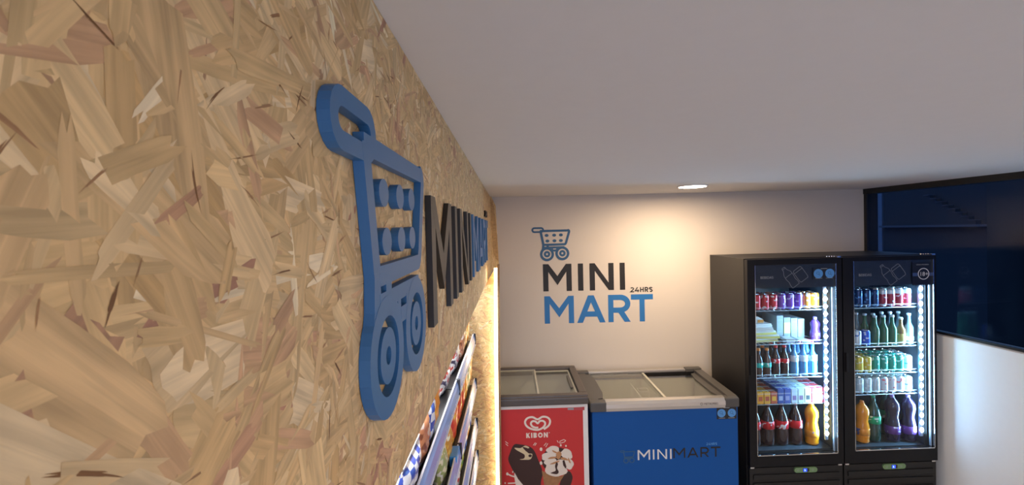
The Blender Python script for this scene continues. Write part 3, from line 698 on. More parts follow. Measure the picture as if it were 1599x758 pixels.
obj('lid_frame', fix(bm), M['freezer_grey'], t); obj('lid_frame', fix(CH), M['freezer_grey'], t)
bm = BM(); prf = [(BY0 - .012, BZ - .074), (BY0 - .019, BZ - .050), (BY0 - .017, BZ - .024), (BY0 - .002, BZ - .006), (BY0 + .022, BZ - .001), (BY0 + .045, BZ - .004), (BY0 + .045, BZ - .074)]
a = [bm.verts.new((BX0 + .098, y, z)) for y, z in prf]; b = [bm.verts.new((BX1 - .095, y, z)) for y, z in prf]
bm.faces.new(a); bm.faces.new(b[::-1])
for i in range(len(prf)): bm.faces.new((a[i], b[i], b[(i + 1) % len(prf)], a[(i + 1) % len(prf)]))
fbar = obj('front_bar', fix(bm), M['silver'], t)
lm = lambda u, v, d: (u, BY0 - .0195 - d, H + v)
mp_ = obj('maker_print', text_mesh('METALFRIO', .020, lm, 0, .0005), M['freezer_grey'], fbar, (1.352, 0, -1.277))
bm = BM(); stroke(bm, ell(1.335, -1.270, .008, .008, 12), .003, lm, 0, .0005, True); obj('maker_emblem', fix(bm), M['freezer_grey'], fbar)
obj('back_bar', bx(BX0 + .085, BX1 - .13, BY1 - .045, BY1, BZ - .03, BZ + .006, bev=.004), M['silver'], t)
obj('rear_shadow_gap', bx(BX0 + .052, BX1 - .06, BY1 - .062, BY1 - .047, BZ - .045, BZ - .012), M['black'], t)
mid = BX0 + .535
for nm, a, b, z in (('left', BX0 + .060, mid + .015, BZ - .010), ('right', mid - .015, BX1 - .072, BZ - .028)):
    lid = obj('sliding_lid', bx(a + .005, b - .005, BY0 + .05, BY1 - .068, z - .006, z), G_LID, t)
    if nm == 'left':
        bm = BM(); box(bm, b - .014, b + .004, BY0 + .05, BY1 - .066, z - .010, z + .004, .002); obj('lid_trim', bm, trimm, lid)
    hx = a if nm == 'left' else b
    s = 1 if nm == 'left' else -1
    bm = BM(); pts = [(hx - s * .012, BY0 + .05), (hx + s * .030, BY0 + .06), (hx + s * .048, BY0 + .16), (hx + s * .048, BY1 - .22), (hx + s * .030, BY1 - .09), (hx - s * .012, BY1 - .07)]
    if s < 0: pts = pts[::-1]
    prism(bm, pts, lambda u, v, d: (u, v, d), z - .004, z + .009); obj('grip', fix(bm), M['freezer_grey'], lid)
# basket divider and frozen goods inside
bm = BM()
for i in range(12): tube(bm, (mid - .10, BY0 + .09 + i * .045, .45), (mid - .10, BY0 + .09 + i * .045, BZ - .09), .0022, 5)
tube(bm, (mid - .10, BY0 + .08, BZ - .09), (mid - .10, BY1 - .09, BZ - .09), .004); tube(bm, (mid - .10, BY0 + .08, .58), (mid - .10, BY1 - .09, .58), .003)
obj('basket_divider', bm, M['white'], t)
bm = BM(); rframe(bm, mid - .05, mid + .04, BY1 - .16, BY1 - .08, .006, BZ - .14, BZ - .13, .001); box(bm, mid - .05, mid - .044, BY1 - .16, BY1 - .154, .5, BZ - .13); box(bm, mid + .034, mid + .04, BY1 - .16, BY1 - .154, .5, BZ - .13); obj('thermometer_bracket', bm, M['white'], t)
rn = random.Random(5)
for i, (x, y, c, txt) in enumerate([(1.12, 3.33, 'pinkb', 'pink frozen pack leaning at the divider in the blue freezer'), (1.21, 3.36, 'whitered', 'white and red frozen pack in the middle of the blue freezer'), (1.30, 3.32, 'red', 'dark red frozen pack in the blue freezer'), (1.39, 3.35, 'pinkb', 'pale pink frozen pack right of the dark red one in the blue freezer'), (1.47, 3.33, 'whitered', 'white and red frozen pack at the right end of the blue freezer')]):
    k = thing('frozen_pack', txt, 'frozen food', (x, y, .602), 'frozen packs inside the blue freezer', rn.uniform(-.4, .4) + PI / 2)
    obj('pouch', bag_mesh(.085, .15 + .02 * (i % 2), .05, 70 + i), B[c], k, smooth=True); obj('top_seal', bx(-.0025, .0025, -.038, .038, .148, .166), M['white'], k)
tag(obj('freezer_basket', bx(1.04, 1.54, BY0 + .09, 3.60, .58, .60), mat('basket_white', (.6, .58, .55), .5)), 'pale basket floor under the frozen packs in the blue freezer', 'basket')
# front graphics
bmf = lambda u, v, d: (u, BY0 - .0003 - d, H + v)
g = obj('front_logo', fix(BM_ := glyph(BM(), 'M', bmf, .072, .872, -1.667, .090, .011, 0, .001)), M['white'], t)
def fg(bm, s, u, v, h, t_, gap, ws):
    for ch in s: glyph(bm, ch, bmf, h, u, v, ws[ch], t_, 0, .001); u += ws[ch] + gap
    return u
WS = {'M': .088, 'I': .011, 'N': .070, 'A': .080, 'R': .062, 'T': .070}
bm = BM(); u = fg(bm, 'INI', .982, -1.667, .072, .011, .022, WS); obj('logo_letters', fix(bm), M['white'], g)
bm = BM(); u = fg(bm, 'MART', 1.130, -1.667 + .004, .072, .0105, .015, WS); obj('logo_letters', fix(bm), M['vinyl_black'], g)
bm = BM(); cart(bm, bmf, .000165, .745, -1.575 - .018, .0016); obj('cart_mark', fix(bm), M['vinyl_navy'], g)
bm = BM(); u = 1.372
for ch in '24HRS': glyph(bm, ch, bmf, .018, u, -1.578, .013, .003, 0, .001); u += .0165
obj('hours_text', fix(bm), M['sticker_blue'], g)
def sticker(x, z, mp, parent, w=.125, h=.088):
    s = obj('sticker', fix(prism(BM(), [(x, z), (x + w, z), (x + w, z + h), (x, z + h)], mp, 0, .0008)), M['sticker'], parent)
    for k in (.24, .76):
        c = (x + w * k, z + h * .48)
        bm = BM(); prism(bm, ell(c[0], c[1], .026 * w / .125, .026 * w / .125), mp, .0008, .0014); d = obj('round_symbol', fix(bm), M['sticker_blue'], s)
        bm = BM(); stroke(bm, ell(c[0] - .003, c[1] + .004, .010, .010, 12), .0022, mp, .0014, .0019, True); stroke(bm, [(c[0] + .004, c[1] - .004), (c[0] + .013, c[1] - .014)], .003, mp, .0014, .0019)
        obj('symbol_mark', fix(bm), M['vinyl_navy'], d)
    bm = BM(); prism(bm, [(x + w * .35, z + h * .88), (x + w * .65, z + h * .88), (x + w * .65, z + h * .93), (x + w * .35, z + h * .93)], mp, .0008, .0012)
    for a in (.10, .58): prism(bm, [(x + w * a, z + h * .06), (x + w * (a + .32), z + h * .06), (x + w * (a + .32), z + h * .10), (x + w * a, z + h * .10)], mp, .0008, .0012)
    obj('sticker_print', fix(bm), M['grey_line'], s)
sticker(1.452, -1.392, bmf, t, .145, .09)

# ================================================================== DRINKS FRIDGES
FW = .709; FY0, FY1, FT = 3.209, 3.815, H - .2432
DZ0 = H - 1.775                            # bottom of the door
def fridge(x0, label, side):
    t = thing('drinks_fridge', label, 'fridge', (0, 0, 0), 'tall black glass door drinks fridges')
    x1 = x0 + FW - .003; yi = FY0 + .045; FL = .47
    bm = BM(); box(bm, x0, x0 + .045, yi, FY1, .08, FT, .003); box(bm, x1 - .045, x1, yi, FY1, .08, FT, .003)
    box(bm, x0 + .045, x1 - .045, FY1 - .04, FY1, .08, FT - .06); box(bm, x0 + .045, x1 - .045, yi, FY1, FT - .05, FT, .003); box(bm, x0 + .045, x1 - .045, yi, FY1 - .04, .08, FL - .012)
    obj('cabinet', bm, M['black_side'], t)
    bm = BM(); box(bm, x0 + .046, x1 - .046, FY1 - .055, FY1 - .041, FL, FT - .051); box(bm, x0 + .046, x0 + .052, yi + .01, FY1 - .056, FL, FT - .051); box(bm, x1 - .052, x1 - .046, yi + .01, FY1 - .056, FL, FT - .051); box(bm, x0 + .046, x1 - .046, yi + .01, FY1 - .041, FL - .011, FL - .001)
    obj('inner_lining', bm, M['interior'], t)
    # door
    gx0, gx1, gz0, gz1 = (x0 + .058, x0 + .662, H - 1.695, H - .292) if side == 'L' else (x0 + .082, x0 + .692, H - 1.683, H - .280)
    gx1 = min(gx1, x1 - .02)
    d = obj('door', fix(rdoor(BM(), x0 + .002, x1 - .002, DZ0, FT - .006, gx0, gx1, gz0, gz1)), M['black'], t)
    obj('glass_pane', bx(gx0, gx1, FY0 + .010, FY0 + .016, gz0, gz1), G_COOLER, d)
    bm = BM(); box(bm, gx0, gx0 + .003, FY0 + .0, FY0 + .012, gz0, gz1); box(bm, gx1 - .004, gx1, FY0 + .0, FY0 + .012, gz0, gz1); box(bm, gx0, gx1, FY0, FY0 + .012, gz0, gz0 + .006)
    obj('bright_trim', bm, M['chrome'], d)
    bm = BM(); box(bm, gx1 - .018, gx1 - .009, FY0 + .018, FY0 + .030, gz0 + .01, H - .470); obj('edge_profile', bm, mat('edge_profile_grey', (.30, .36, .45), .4), d)
    # printed band at the top of the glass
    bz = H - .463
    band = obj('printed_band', bx(gx0 + .003, gx1, FY0 + .0165, FY0 + .0185, bz, gz1), mat('smoked_print', (.028, .030, .034), .35), d)
    fm = lambda u, v, dd: (u, FY0 + .0095 - dd, v)
    ox = gx0
    tm = text_mesh('BEBIDAS', .026, fm, 0, .0004); p = obj('band_text', tm, M['grey_line'], band); p.location = (ox + .045, 0, H - .392)
    bm = BM(); c, s = math.cos(.62), math.sin(.62)
    def rot(L, cx, cz): return [(cx + a * c - b * s, cz + a * s + b * c) for a, b in L]
    def lin(L, cx, cz, cl=False): stroke(bm, rot(L, cx, cz), .0022, fm, 0, .0004, cl)
    lin([(-.012, .085), (.012, .085), (.014, .06), (.030, .035), (.032, .0), (.026, -.03), (.032, -.05), (.030, -.078), (-.030, -.078), (-.032, -.05), (-.026, -.03), (-.032, 0), (-.030, .035), (-.014, .06)], ox + .265, H - .385, True)
    lin([(-.032, .015), (.032, .015)], ox + .265, H - .385); lin([(-.012, .075), (.012, .075)], ox + .265, H - .385)
    lin([(-.030, .05), (.030, .05), (.036, .038), (.036, -.038), (.030, -.05), (-.030, -.05), (-.036, -.038), (-.036, .038)], ox + .345, H - .365, True); lin([(-.034, .030), (.034, .030)], ox + .345, H - .365)
    obj('bottle_outline', fix(bm), M['grey_line'], band)
    if side == 'L': sticker(x0 + .495, H - .405, fm, d, .165, .085)
    else:
        sx = x0 + .53
        s_ = obj('sticker', fix(prism(BM(), [(sx, H - .468), (gx1 + .0, H - .468), (gx1 + .0, H - .300), (sx, H - .300)], fm, 0, .0008)), M['sticker'], d)
        bm = BM(); prism(bm, [(sx + .003, H - .402), (gx1 - .002, H - .402), (gx1 - .002, H - .378), (sx + .003, H - .378)], fm, .0008, .0011); obj('blue_stripe', fix(bm), mat('dull_blue_print', (.05, .09, .22), .5), s_)
        cx, cz = sx + .085, H - .386
        prism(bm := BM(), ell(cx, cz, .045, .045), fm, .0011, .0014); dsk = obj('age_disc', fix(bm), M['sticker'], s_)
        bm = BM(); stroke(bm, ell(cx, cz, .040, .040, 32), .0055, fm, .0014, .002, True); obj('age_ring', fix(bm), M['white'], dsk)
        p = obj('age_text', text_mesh('18+', .043, fm, .0045, .0050, 'CENTER'), M['white'], dsk); p.location = (cx, 0, cz - .015)
        p = obj('small_text', text_mesh('VENDA PROIBIDA', .012, fm, .001, .0014, 'LEFT'), M['grey_line'], s_); p.location = (sx + .03, 0, H - .322)
    # bracket marks at the door corners
    bm = BM(); 
    for sx_, cz in ((x1 - .02, FT + .0), (x0 + .02, DZ0 - .004), (x1 - .03, DZ0 - .004)): box(bm, sx_ - .014, sx_ + .014, FY0 + .002, FY0 + .02, cz - .006, cz + .004, .002)
    box(bm, x1 - .018, x1 - .010, FY0 + .002, FY0 + .010, FT - .022, FT - .002)
    for i in range(4): tube(bm, (x1 - .10 + i * .018, FY0 + .02, FT + .001), (x1 - .10 + i * .018, FY0 + .02, FT + .006), .005, 8)
    obj('hinge', bm, M['chrome'], t)
    bm = BM(); box(bm, x0 + .010, x0 + .026, FY0 - .014, FY0, 1.06, 1.20, .005); obj('handle', bm, M['black'], d)
    # plinth with louvres, control panel
    bm = BM(); box(bm, x0 + .004, x1 - .004, FY0 + .012, yi, .085, DZ0 - .012, .003)
    for i in range(4): box(bm, x0 + .03, x1 - .03, FY0 + .002, FY0 + .012, .10 + i * .06, .135 + i * .06, .004)
    g_ = obj('grille', bm, M['black_side'], t)
    cx = x0 + .445 if side == 'L' else x0 + .392; cz = H - 1.808
    cx = x0 + .418 if side == 'L' else x0 + .375
    bm = BM(); L = arc(cx - .068, cz, .018, .019, 90, 270, 8) + arc(cx + .068, cz, .018, .019, -90, 90, 8); prism(bm, L[::-1], lambda u, v, dd: (u, FY0 + .012 - dd, v), 0, .012)
    cp = obj('control_panel', fix(bm), M['panel_green'], g_)
    dp = obj('display', bx(cx - .022, cx + .022, FY0 - .0015, FY0 - .0, cz - .013, cz + .013), M['sticker'], cp)
    obj('lit_area', bx(cx - .020, cx + .006, FY0 - .0022, FY0 - .0015, cz - .011, cz + .011), M['display'], dp)
    tm = text_mesh('3.', .018, lambda u, v, dd: (u, FY0 - .0023 - dd, v), 0, .0004, 'CENTER'); p = obj('digit', tm, M['digits'], dp); p.location = (cx - .008, 0, cz - .006)
    bm = BM()
    for k in (-.058, .050): stroke(bm, ell(cx + k, cz, .006, .006, 12), .002, lambda u, v, dd: (u, FY0 - dd, v), 0, .0006, True)
    obj('button', fix(bm), M['grey_line'], cp)
    bm = BM()
    for xx in (x0 + .06, x1 - .06):
        for yy in (yi + .03, FY1 - .05): lathe(bm, [(.02, 0), (.02, .05), (.01, .055), (.01, .082)], 10, xx, yy)
    obj('foot', bm, M['black'], t)
    # shelves
    for z in (SL if side == 'L' else SR):
        bm = BM(); a, b, c0, c1 = x0 + .056, x1 - .056, FY0 + .10, FY1 - .07
        for i in range(15): xx = a + .01 + (b - a - .02) * i / 14; tube(bm, (xx, c0, z - .0025), (xx, c1, z - .0025), .0018, 5)
        for yy in (c0, (c0 + c1) / 2, c1): tube(bm, (a, yy, z - .006), (b, yy, z - .006), .003, 6)
        tube(bm, (a, c0, z + .018), (b, c0, z + .018), .0022, 6)
        for k in range(4): xx = a + (b - a) * k / 3; tube(bm, (xx, c0, z - .006), (xx, c0, z + .018), .002, 5)
        obj('wire_shelf', bm, M['wire'], t)
    # light column
    lx = x0 + (.622 if side == 'L' else .642)
    z0, z1 = H - 1.60, H - .475
    st = obj('light_column', bx(lx - .013, lx + .010, FY0 + .062, FY0 + .074, z0 - .02, z1 + .01), M['led_back'], t)
    bm = BM(); nL = 20
    for i in range(nL):
        z = z0 + (z1 - z0) * (i + .5) / nL; s = .0200  # each diode is enlarged to a diamond, its glare built into the shape
        prism(bm, [(lx, z - s), (lx + s * .8, z), (lx, z + s), (lx - s * .8, z)], lambda u, v, dd: (u, FY0 + .062 - dd, v), 0, .004)
    obj('led_diodes', fix(bm), M['led'], st)
    lamp('light_column_glow', 'AREA', (lx - .02, FY0 + .075, (z0 + z1) / 2), 17, COOL, .03, z1 - z0, look=(-.75, .62, 0), parent=st)
    lamp('light_column_spill', 'AREA', (lx - .0, FY0 + .055, (z0 + z1) / 2), 4.0, COOL, .03, z1 - z0, look=(.15, -1, 0), parent=st)
    return t
def rdoor(bm, x0, x1, z0, z1, a, b, c, d):
    y0, y1 = FY0, FY0 + .042
    box(bm, x0, a, y0, y1, z0, z1, .004); box(bm, b, x1, y0, y1, z0, z1, .004); box(bm, a - .004, b + .004, y0, y1, z0, c, .003); box(bm, a - .004, b + .004, y0, y1, d, z1, .003); return bm
SL = [H - .640, H - .895, H - 1.148, H - 1.349]
SR = [H - .640, H - .935, H - 1.139, H - 1.300]
F1X, F2X = 1.709, 1.709 + FW
fridge(F1X, 'black drinks fridge beside the blue freezer, soft drinks and cartons behind its glass door', 'L')
fridge(F2X, 'black drinks fridge next to the window wall, with the round 18+ mark on its door', 'R')

# ------------------------------------------------------------------ drinks
def can_mat(name, c, c2, mode=0):
    if name in MATS: return MATS[name]
    m = bpy.data.materials.new(name); m.use_nodes = True; n, l = nt(m); b = n['Principled BSDF']
    tc = n.new('ShaderNodeTexCoord'); nz = n.new('ShaderNodeTexNoise'); nz.inputs['Scale'].default_value = 34; nz.inputs['Detail'].default_value = 1
    l.new(tc.outputs['Object'], nz.inputs['Vector']); r = n.new('ShaderNodeValToRGB'); r.color_ramp.elements[0].position = .60; r.color_ramp.elements[1].position = .63
    r.color_ramp.elements[0].color = (*c, 1); r.color_ramp.elements[1].color = (*c2, 1); l.new(nz.outputs['Fac'], r.inputs[0])
    out = r.outputs[0]
    if mode:  # two-tone: upper part in the second colour
        sp = n.new('ShaderNodeSeparateXYZ'); l.new(tc.outputs['Object'], sp.inputs[0]); gt = n.new('ShaderNodeMath'); gt.operation = 'GREATER_THAN'; gt.inputs[1].default_value = mode
        l.new(sp.outputs[2], gt.inputs[0]); mx = n.new('ShaderNodeMixRGB'); l.new(gt.outputs[0], mx.inputs[0]); l.new(out, mx.inputs[1]); mx.inputs[2].default_value = (*c2, 1); out = mx.outputs[0]
    l.new(out, b.inputs['Base Color']); b.inputs['Metallic'].default_value = .35; b.inputs['Roughness'].default_value = .3
    MATS[name] = m; return m
CAN = {}
def can_proto(r, h):
    k = (r, h)
    if k not in CAN:
        bm = lathe(BM(), [(r * .78, 0), (r * .95, .006), (r, .012), (r, h - .016), (r * .97, h - .012), (r * .80, h - .002)], 18)
        a = bpy.data.meshes.new('can_body'); bm.to_mesh(a); bm.free()
        bm = BM(); lathe(bm, [(r * .82, h - .003), (r * .82, h), (r * .77, h), (r * .74, h - .003)], 18); tube(bm, (0, -r * .1, h - .001), (0, r * .35, h - .001), .004, 6)
        b = bpy.data.meshes.new('can_lid'); bm.to_mesh(b); bm.free(); b.materials.append(M['chrome'])
        CAN[k] = (a, b)
    return CAN[k]
MESHES = {}
def can(x, y, z, m, label, group, r=.031, h=.118):
    t = thing('drink_can', label, 'can', (x, y, z), group, (x * 37 + y * 11) % 6.2)
    a, b = can_proto(r, h); key = ('can', r, h, m.name)
    if key not in MESHES: q = a.copy(); q.materials.append(m); [setattr(p, 'use_smooth', True) for p in q.polygons]; MESHES[key] = q
    obj('can_body', MESHES[key], None, t); obj('can_lid', b, None, t)
def bottle(x, y, z, kind, label, group, rz=.3):
    """kind = dict(h, r, prof, liquid, cap, label colours)"""
    t = thing('drink_bottle', label, 'bottle', (x, y, z), group, rz); key = kind['name']
    if key not in MESHES:
        h, r = kind['h'], kind['r']; P_ = [(a * r, b * h) for a, b in kind['prof']]
        bm = lathe(BM(), P_, 20); A = bpy.data.meshes.new('bottle_body'); bm.to_mesh(A); bm.free(); A.materials.append(kind['body']); [setattr(p, 'use_smooth', True) for p in A.polygons]
        cr = kind.get('capr', .014)
        bm = lathe(BM(), [(cr, h), (cr, h + .014), (cr * .85, h + .017)] if not kind.get('capin') else [(cr, h - .006), (cr, h + .006), (cr * .8, h + .009)], 16); Cc = bpy.data.meshes.new('bottle_cap'); bm.to_mesh(Cc); bm.free(); Cc.materials.append(kind['cap'])
        Lm = None
        if kind.get('lab'):
            z0, z1, rr = kind['labz']; bm = lathe(BM(), [(rr * r, z0 * h), (rr * r + .0008, z0 * h + .001), (rr * r + .0008, z1 * h - .001), (rr * r, z1 * h)], 20, cap=False)
            Lm = bpy.data.meshes.new('bottle_label'); bm.to_mesh(Lm); bm.free(); Lm.materials.append(kind['lab']); [setattr(p, 'use_smooth', True) for p in Lm.polygons]
        MESHES[key] = (A, Cc, Lm)
    A, Cc, Lm = MESHES[key]
    obj('bottle_body', A, None, t); obj('cap', Cc, None, t)
    if Lm: obj('paper_label', Lm, None, t)
ORD = ['first', 'second', 'third', 'fourth', 'fifth', 'sixth', 'seventh', 'eighth', 'ninth', 'tenth']
PB = [(.80, 0), (.98, .02), (1, .06), (1, .30), (.94, .36), (.94, .42), (1, .50), (.96, .62), (.80, .74), (.50, .86), (.34, .91), (.34, 1)]     # big soda bottle
PS = [(.85, 0), (1, .03), (1, .30), (.95, .36), (1, .46), (1, .60), (.78, .72), (.45, .84), (.40, .90), (.40, 1)]                        # small bottle
PF = [(.62, 0), (.92, .015), (.98, .05), (.92, .10), (1, .16), (1, .38), (.90, .48), (.80, .56), (.90, .66), (1, .76), (.92, .86), (.62, .94), (.42, .97), (.40, 1)]  # waisted orange bottle
PG = [(.9, 0), (1, .02), (1, .50), (.96, .58), (.62, .68), (.44, .76), (.40, .94), (.44, .95), (.44, 1)]                                  # long neck glass
def liq(name, c, rough=.12): return mat(name, c, rough, coat=.6)
colam = liq('cola', (.035, .010, .008)); orangem = liq('orange_soda', (.95, .30, .01)); waterm = mat('water_bottle', (.10, .30, .55), .1, coat=.6); greenm = liq('green_glass', (.02, .12, .06)); darkgreen = liq('dark_green_pet', (.012, .05, .035)); grapem = liq('grape_soda', (.02, .010, .035)); amber = liq('amber_glass', (.22, .10, .03)); clearm = mat('clear_glass_bottle', (.12, .17, .19), .08, coat=.6); tealm = liq('teal_drink', (.03, .25, .22))
redlab = can_mat('label_red_white', (.62, .015, .02), (.85, .82, .82)); whitelab = can_mat('label_white_blue', (.70, .80, .88), (.05, .25, .60)); orlab = can_mat('label_orange', (.90, .30, .03), (.10, .12, .35)); grlab = can_mat('label_green', (.02, .35, .15), (.75, .85, .78)); pulab = can_mat('label_purple', (.18, .06, .30), (.70, .66, .75)); teallab = can_mat('label_teal', (.02, .50, .42), (.8, .9, .85)); goldlab = can_mat('label_gold', (.50, .36, .12), (.8, .75, .6))
capm = {k: mat('cap_' + k, c, .4) for k, c in dict(red=(.6, .02, .02), orange=(.85, .25, .03), blue=(.04, .2, .65), green=(.02, .30, .14), purple=(.35, .20, .60), silver=(.6, .62, .65)).items()}
K = dict(
    bigcola=dict(name='bigcola', h=.30, r=.049, prof=PB, body=colam, cap=capm['red'], lab=redlab, labz=(.42, .62, 1.0)),
    bigorange=dict(name='bigorange', h=.298, r=.048, prof=PF, body=orangem, cap=capm['orange'], lab=orlab, labz=(.20, .37, 1.01)),
    biggreen=dict(name='biggreen', h=.33, r=.049, prof=PB, body=darkgreen, cap=capm['green'], lab=grlab, labz=(.42, .60, 1.0)),
    biggrape=dict(name='biggrape', h=.335, r=.050, prof=PF, body=grapem, cap=capm['purple'], lab=pulab, labz=(.18, .36, 1.01)),
    cola=dict(name='cola', h=.215, r=.032, prof=PS, body=colam, cap=capm['red'], lab=redlab, labz=(.47, .62, 1.0)),
    tea=dict(name='tea', h=.195, r=.031, prof=PS, body=liq('iced_tea', (.06, .02, .01)), cap=capm['orange'], lab=teallab, labz=(.36, .54, 1.0)),
    water=dict(name='water', h=.215, r=.033, prof=PS, body=waterm, cap=capm['blue'], lab=whitelab, labz=(.50, .72, 1.0)),
    grapej=dict(name='grapej', h=.165, r=.036, prof=PF, body=liq('grape_juice', (.12, .04, .25)), cap=capm['purple'], lab=pulab, labz=(.2, .4, 1.0)),
    beergreen=dict(name='beergreen', h=.215, r=.030, prof=PG, body=greenm, cap=capm['silver'], lab=None, capr=.0145, capin=1),
    beeramber=dict(name='beeramber', h=.195, r=.030, prof=PG, body=amber, cap=capm['silver'], lab=goldlab, labz=(.10, .42, 1.0), capr=.0145, capin=1),
    beerclear=dict(name='beerclear', h=.225, r=.029, prof=PG, body=clearm, cap=capm['silver'], lab=whitelab, labz=(.12, .26, 1.0), capr=.014, capin=1),
)
CM = dict(red=can_mat('can_red', (.62, .02, .03), (.85, .80, .80)), purple=can_mat('can_purple', (.24, .08, .50), (.70, .70, .85)), orange=can_mat('can_orange', (.85, .26, .03), (.85, .80, .78)),
    energy=can_mat('can_energy', (.015, .04, .14), (.10, .30, .60)), redwhite=can_mat('can_wine', (.42, .05, .07), (.75, .78, .82), .095), blue=can_mat('can_blue', (.04, .12, .65), (.75, .8, .88), 0), yellow=can_mat('can_yellow', (.75, .58, .08), (.85, .80, .55)), green=can_mat('can_green', (.03, .36, .26), (.62, .78, .74)), silver=can_mat('can_silver', (.55, .68, .76), (.80, .88, .92)), silverred=can_mat('can_silver_red', (.68, .72, .76), (.70, .12, .14)), white=can_mat('can_white_blue', (.75, .80, .84), (.08, .20, .50)))
def shelf_row(fr, shelf, z, items, x0, dx, y, rowname, r=.031, h=.118, group=None, txt='can'):
    for i, c in enumerate(items):
        can(x0 + dx * i, y, z, CM[c[0]], f'{c[1]} can, {ORD[i]} from left, {rowname} row, {shelf} shelf of {fr} fridge', group or f'cans on the {shelf} shelf of the {fr} fridge', r, h)
c1 = [('red', 'red soda')] * 3 + [('purple', 'purple soda')] * 3 + [('orange', 'orange soda')] * 2
shelf_row('left', 'top', SL[0], c1, 1.858, .0650, FY0 + .155, 'front')
shelf_row('left', 'top', SL[0], c1[::1], 1.868, .0650, FY0 + .230, 'second')
# second shelf, left fridge: sandwich boxes, cartons, grape juice
yf = FY0 + .14
sandm = mat('food_box_white', (.78, .80, .76), .4); sandy = mat('food_box_yellow', (.72, .62, .16), .4); cardw = mat('carton_white', (.27, .28, .28), .5); cardy = mat('carton_label_yellow', (.70, .60, .15), .5); darkpack = mat('pack_dark', (.10, .09, .10), .4)
zz = SL[1]
for i in range(5):
    L = .006 * i
    t = thing('food_box', f'flat white and yellow food box, {["lowest", "second from below", "third from below", "fourth from below", "topmost"][i]} of the left fridge stack', 'food box', (1.918 + (.0, .012, -.004, -.014, -.020)[i], yf + .075, zz + .0285 * i), 'food boxes in the left fridge', (.05, -.04, .08, -.06, .12)[i])
    wdt = (.105, .105, .095, .085, .075)[i]
    obj('tray', bx(-wdt, wdt, -.07, .07, 0, .016, bev=.003), sandy if i < 3 else sandm, t); obj('film', bx(-wdt + .003, wdt - .003, -.066, .066, .016, .0278, bev=.003), sandm, t)
t = thing('wrapped_sandwich', 'wrapped sandwich with orange tag on top of the food box stack in the left fridge', 'sandwich', (1.880, yf + .08, zz + .0285 * 5))
bm = BM(); prism(bm, [(-.05, 0), (.055, 0), (.04, .03), (.0, .052), (-.045, .045)], lambda u, v, d: (u, d, v), -.045, .045); obj('wrap', fix(bm), sandm, t); obj('tag', bx(.0, .045, -.047, -.045, .004, .026), mat('orange_tag', (.75, .32, .06), .4), t)
for i, (x, z, rz, c) in enumerate([(2.09, 0, .06, darkpack), (2.214, .0, -.05, mat('pack_red', (.30, .05, .05), .3)), (2.10, .0145, -.12, darkpack)]):
    t = thing('flat_pack', ['dark flat food pack lying beside the food box stack', 'dark red flat food pack lying in front of the white cartons', 'dark flat food pack lying on top of another'][i] + ' in the left fridge', 'food pack', (x, yf + .020, zz + z), 'flat food packs in the left fridge', rz)
    obj('tray', bx(-.06, .06, -.05, .05, 0, .012, bev=.003), c, t); obj('sleeve', bx(-.03, .035, -.0515, .0515, .0, .0135), mat('sleeve_print', (.45, .42, .45), .3), t)
for i, (x, c) in enumerate([(2.085, 0), (2.139, 1), (2.193, 0), (2.247, 0)]):
    t = thing('white_carton', ['white carton at the left of the carton row', 'white carton with a big yellow label', 'white carton right of the yellow labelled one', 'white carton next to the grape juice'][i] + ' in the left fridge', 'carton', (x, yf + .185 - i * .003, zz + .001), 'white cartons in the left fridge')
    hh = .175 - i * .006
    if i in (0,): hh = .185
    obj('carton', bx(-.026, .026, -.10, .10, 0, hh, bev=.002), cardw, t)
    if c: obj('yellow_label', bx(-.0255, .0255, -.1012, -.0998, .045, .13), cardy, t)
    else: obj('print_lines', box(box(BM(), -.018, .018, -.1012, -.0998, hh * .80, hh * .83), -.018, .010, -.1012, -.0998, hh * .3, hh * .33), M['grey_line'], t)
bottle(2.318, yf + .02, SL[1], K['grapej'], 'purple grape juice bottle beside the white cartons in the left fridge', 'small bottles in the left fridge')
# third shelf
xs = [(1.862, 'tea', 'iced tea bottle with orange cap, leftmost'), (1.927, 'tea', 'iced tea bottle with orange cap, second from left'), (1.995, 'cola', 'small cola bottle with red label, left of its twin'), (2.062, 'cola', 'small cola bottle beside the water bottles'), (2.135, 'water', 'water bottle next to the cola'), (2.207, 'water', 'middle water bottle'), (2.279, 'water', 'water bottle nearest to the light column')]
for i, (x, k, s) in enumerate(xs):
    bottle(x, yf, SL[2], K[k], s + ', third shelf of left fridge', 'small bottles in the left fridge', i)
    bottle(x + .014, yf + .085, SL[2], K[k], f'{k if k != "tea" else "iced tea"} bottle, {ORD[i]} from left, second row, third shelf of left fridge', 'small bottles in the left fridge', i)
